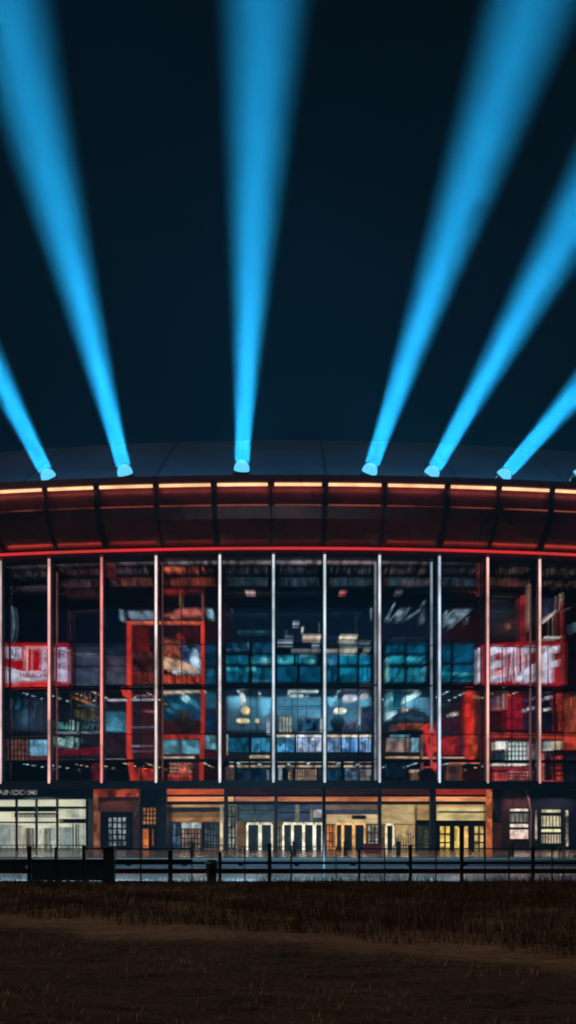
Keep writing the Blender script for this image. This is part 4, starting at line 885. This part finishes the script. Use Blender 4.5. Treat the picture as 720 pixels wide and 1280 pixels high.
# balustrade along the plaza edge, nearer the arena
BY = 84.5
bal = empty('balustrade', (0, BY-3, 0), 'long dark railing with thin balusters in front of the arena entrance doors', 'railing')
def bz(py): return EYE+(HY-py)/F*(BY-3)
for x0, x1, y0 in ((-20,106,1056),(176,206,1057),(209,300,1056),(300,405,1058),(406,470,1058),(492,545,1056),(546,606,1060),(618,700,1060)):
    m = MB(); A = (x0-CX)/F*(BY-3); B = (x1-CX)/F*(BY-3); m.box(A, B, BY-3.04, BY-2.96, bz(y0)-.06, bz(y0)); m.box(A, B, BY-3.03, BY-2.97, .2, .25); m.build('handrail', fm, bal)
    m = MB(); n_ = int((B-A)/.42)
    for k_ in range(n_+1):
        X = A+(B-A)*k_/max(1,n_); w = .05 if k_ % 6 == 0 else .018; m.box(X-w, X+w, BY-3.02, BY-2.98, .13, bz(y0)-.07)
    m.build('baluster', fm, bal)
# bins / bollards / benches on the plaza
def bollard(px, lab, Y=72, top=1052):
    X = (px-CX)/F*Y; t = empty('bollard', (X, Y, .12), lab, 'bollard', 'dark bollards on the plaza')
    zt = EYE+(HY-top)/F*Y
    m = MB(); m.tube([(X,Y,.12),(X,Y,zt-.08)], [.16,.14], 10); m.build('shaft', fm, t); m = MB(); m.blob((X,Y,zt-.06), .17, .17, .09); m.build('cap', fm, t, smooth=True)
for px, lab in ((240,'dark bollard before the glazed left end of the lobby'),(368,'dark bollard in front of the white framed doors left of the slim pole'),(432,'dark bollard before the amber framed doors'),(498,'dark bollard before the cream doorway right of centre'),(640,'dark bollard below the pale strip window')): bollard(px, lab)
rb = empty('red_planter', (6.4, 80.5, .12), 'low red planter box beside the amber framed doors', 'planter')
m = MB(); A = (455-CX)/F*80.5; B = (476-CX)/F*80.5; m.box(A, B, 80.2, 80.8, .12, .75); m.build('box', paint((.45,.04,.05), .5), rb)
m = MB(); m.box(A-.03, B+.03, 80.15, 80.85, .752, .82); m.build('rim', paint((.35,.03,.04), .5), rb)

# ------------------------------------------------------------------ haze, sky, light
mb = MB(); mb.box(-141, 141, -21, 263, -1.1, 150)
hm, nt, out = new_mat('haze_air')
pv = nd(nt, 'ShaderNodeVolumePrincipled', Density=.001, Anisotropy=0.0, Color=(.12,.54,1,1)); nt.links.new(pv.outputs[0], out.inputs['Volume'])
hz = mb.build('haze', hm); tag(hz, 'thin night haze that shows the searchlight beams', 'haze', None, 'stuff')
hz.display_type = 'WIRE'

w = bpy.data.worlds.new('World'); S.world = w; w.use_nodes = True; nt = w.node_tree
bg = nt.nodes['Background']; tc = nt.nodes.new('ShaderNodeTexCoord'); sp = nt.nodes.new('ShaderNodeSeparateXYZ'); nt.links.new(tc.outputs['Generated'], sp.inputs[0])
cr = nt.nodes.new('ShaderNodeValToRGB'); cr.color_ramp.elements[0].position = 0.0; cr.color_ramp.elements[0].color = (.0003,.0042,.0092,1); cr.color_ramp.elements[1].position = .75; cr.color_ramp.elements[1].color = (.0002,.0018,.005,1)
nt.links.new(sp.outputs[2], cr.inputs[0])
ns = nt.nodes.new('ShaderNodeTexNoise'); ns.inputs['Scale'].default_value = 3.5; ns.inputs['Detail'].default_value = 4; nt.links.new(tc.outputs['Generated'], ns.inputs['Vector'])
mr = nt.nodes.new('ShaderNodeMapRange'); mr.inputs[1].default_value = .3; mr.inputs[2].default_value = .7; mr.inputs[3].default_value = .2; mr.inputs[4].default_value = 1.8; nt.links.new(ns.outputs['Fac'], mr.inputs[0])
mu = nt.nodes.new('ShaderNodeMix'); mu.data_type = 'RGBA'; mu.blend_type = 'MULTIPLY'; mu.inputs[0].default_value = 1; nt.links.new(cr.outputs[0], mu.inputs[6]); nt.links.new(mr.outputs[0], mu.inputs[7]); nt.links.new(mu.outputs[2], bg.inputs[0]); bg.inputs[1].default_value = 1.0

sun = bpy.data.lights.new('sun', 'SUN'); sun.energy = .64; sun.angle = radians(14); sun.color = (1,.66,.43)
so = bpy.data.objects.new('sun', sun); COL.objects.link(so); so.rotation_euler = (radians(54), 0, radians(-74))

# ------------------------------------------------------------------ render settings
S.view_settings.view_transform = 'Standard'; S.view_settings.look = 'None'; S.view_settings.exposure = 0; S.view_settings.gamma = 1
c = S.cycles; c.max_bounces = 8; c.diffuse_bounces = 2; c.glossy_bounces = 2; c.transmission_bounces = 5; c.volume_bounces = 0; c.transparent_max_bounces = 16
c.caustics_reflective = False; c.caustics_refractive = False; c.sample_clamp_indirect = 2.0; c.use_denoising = True; c.use_light_tree = True
c.filter_width = 2.0
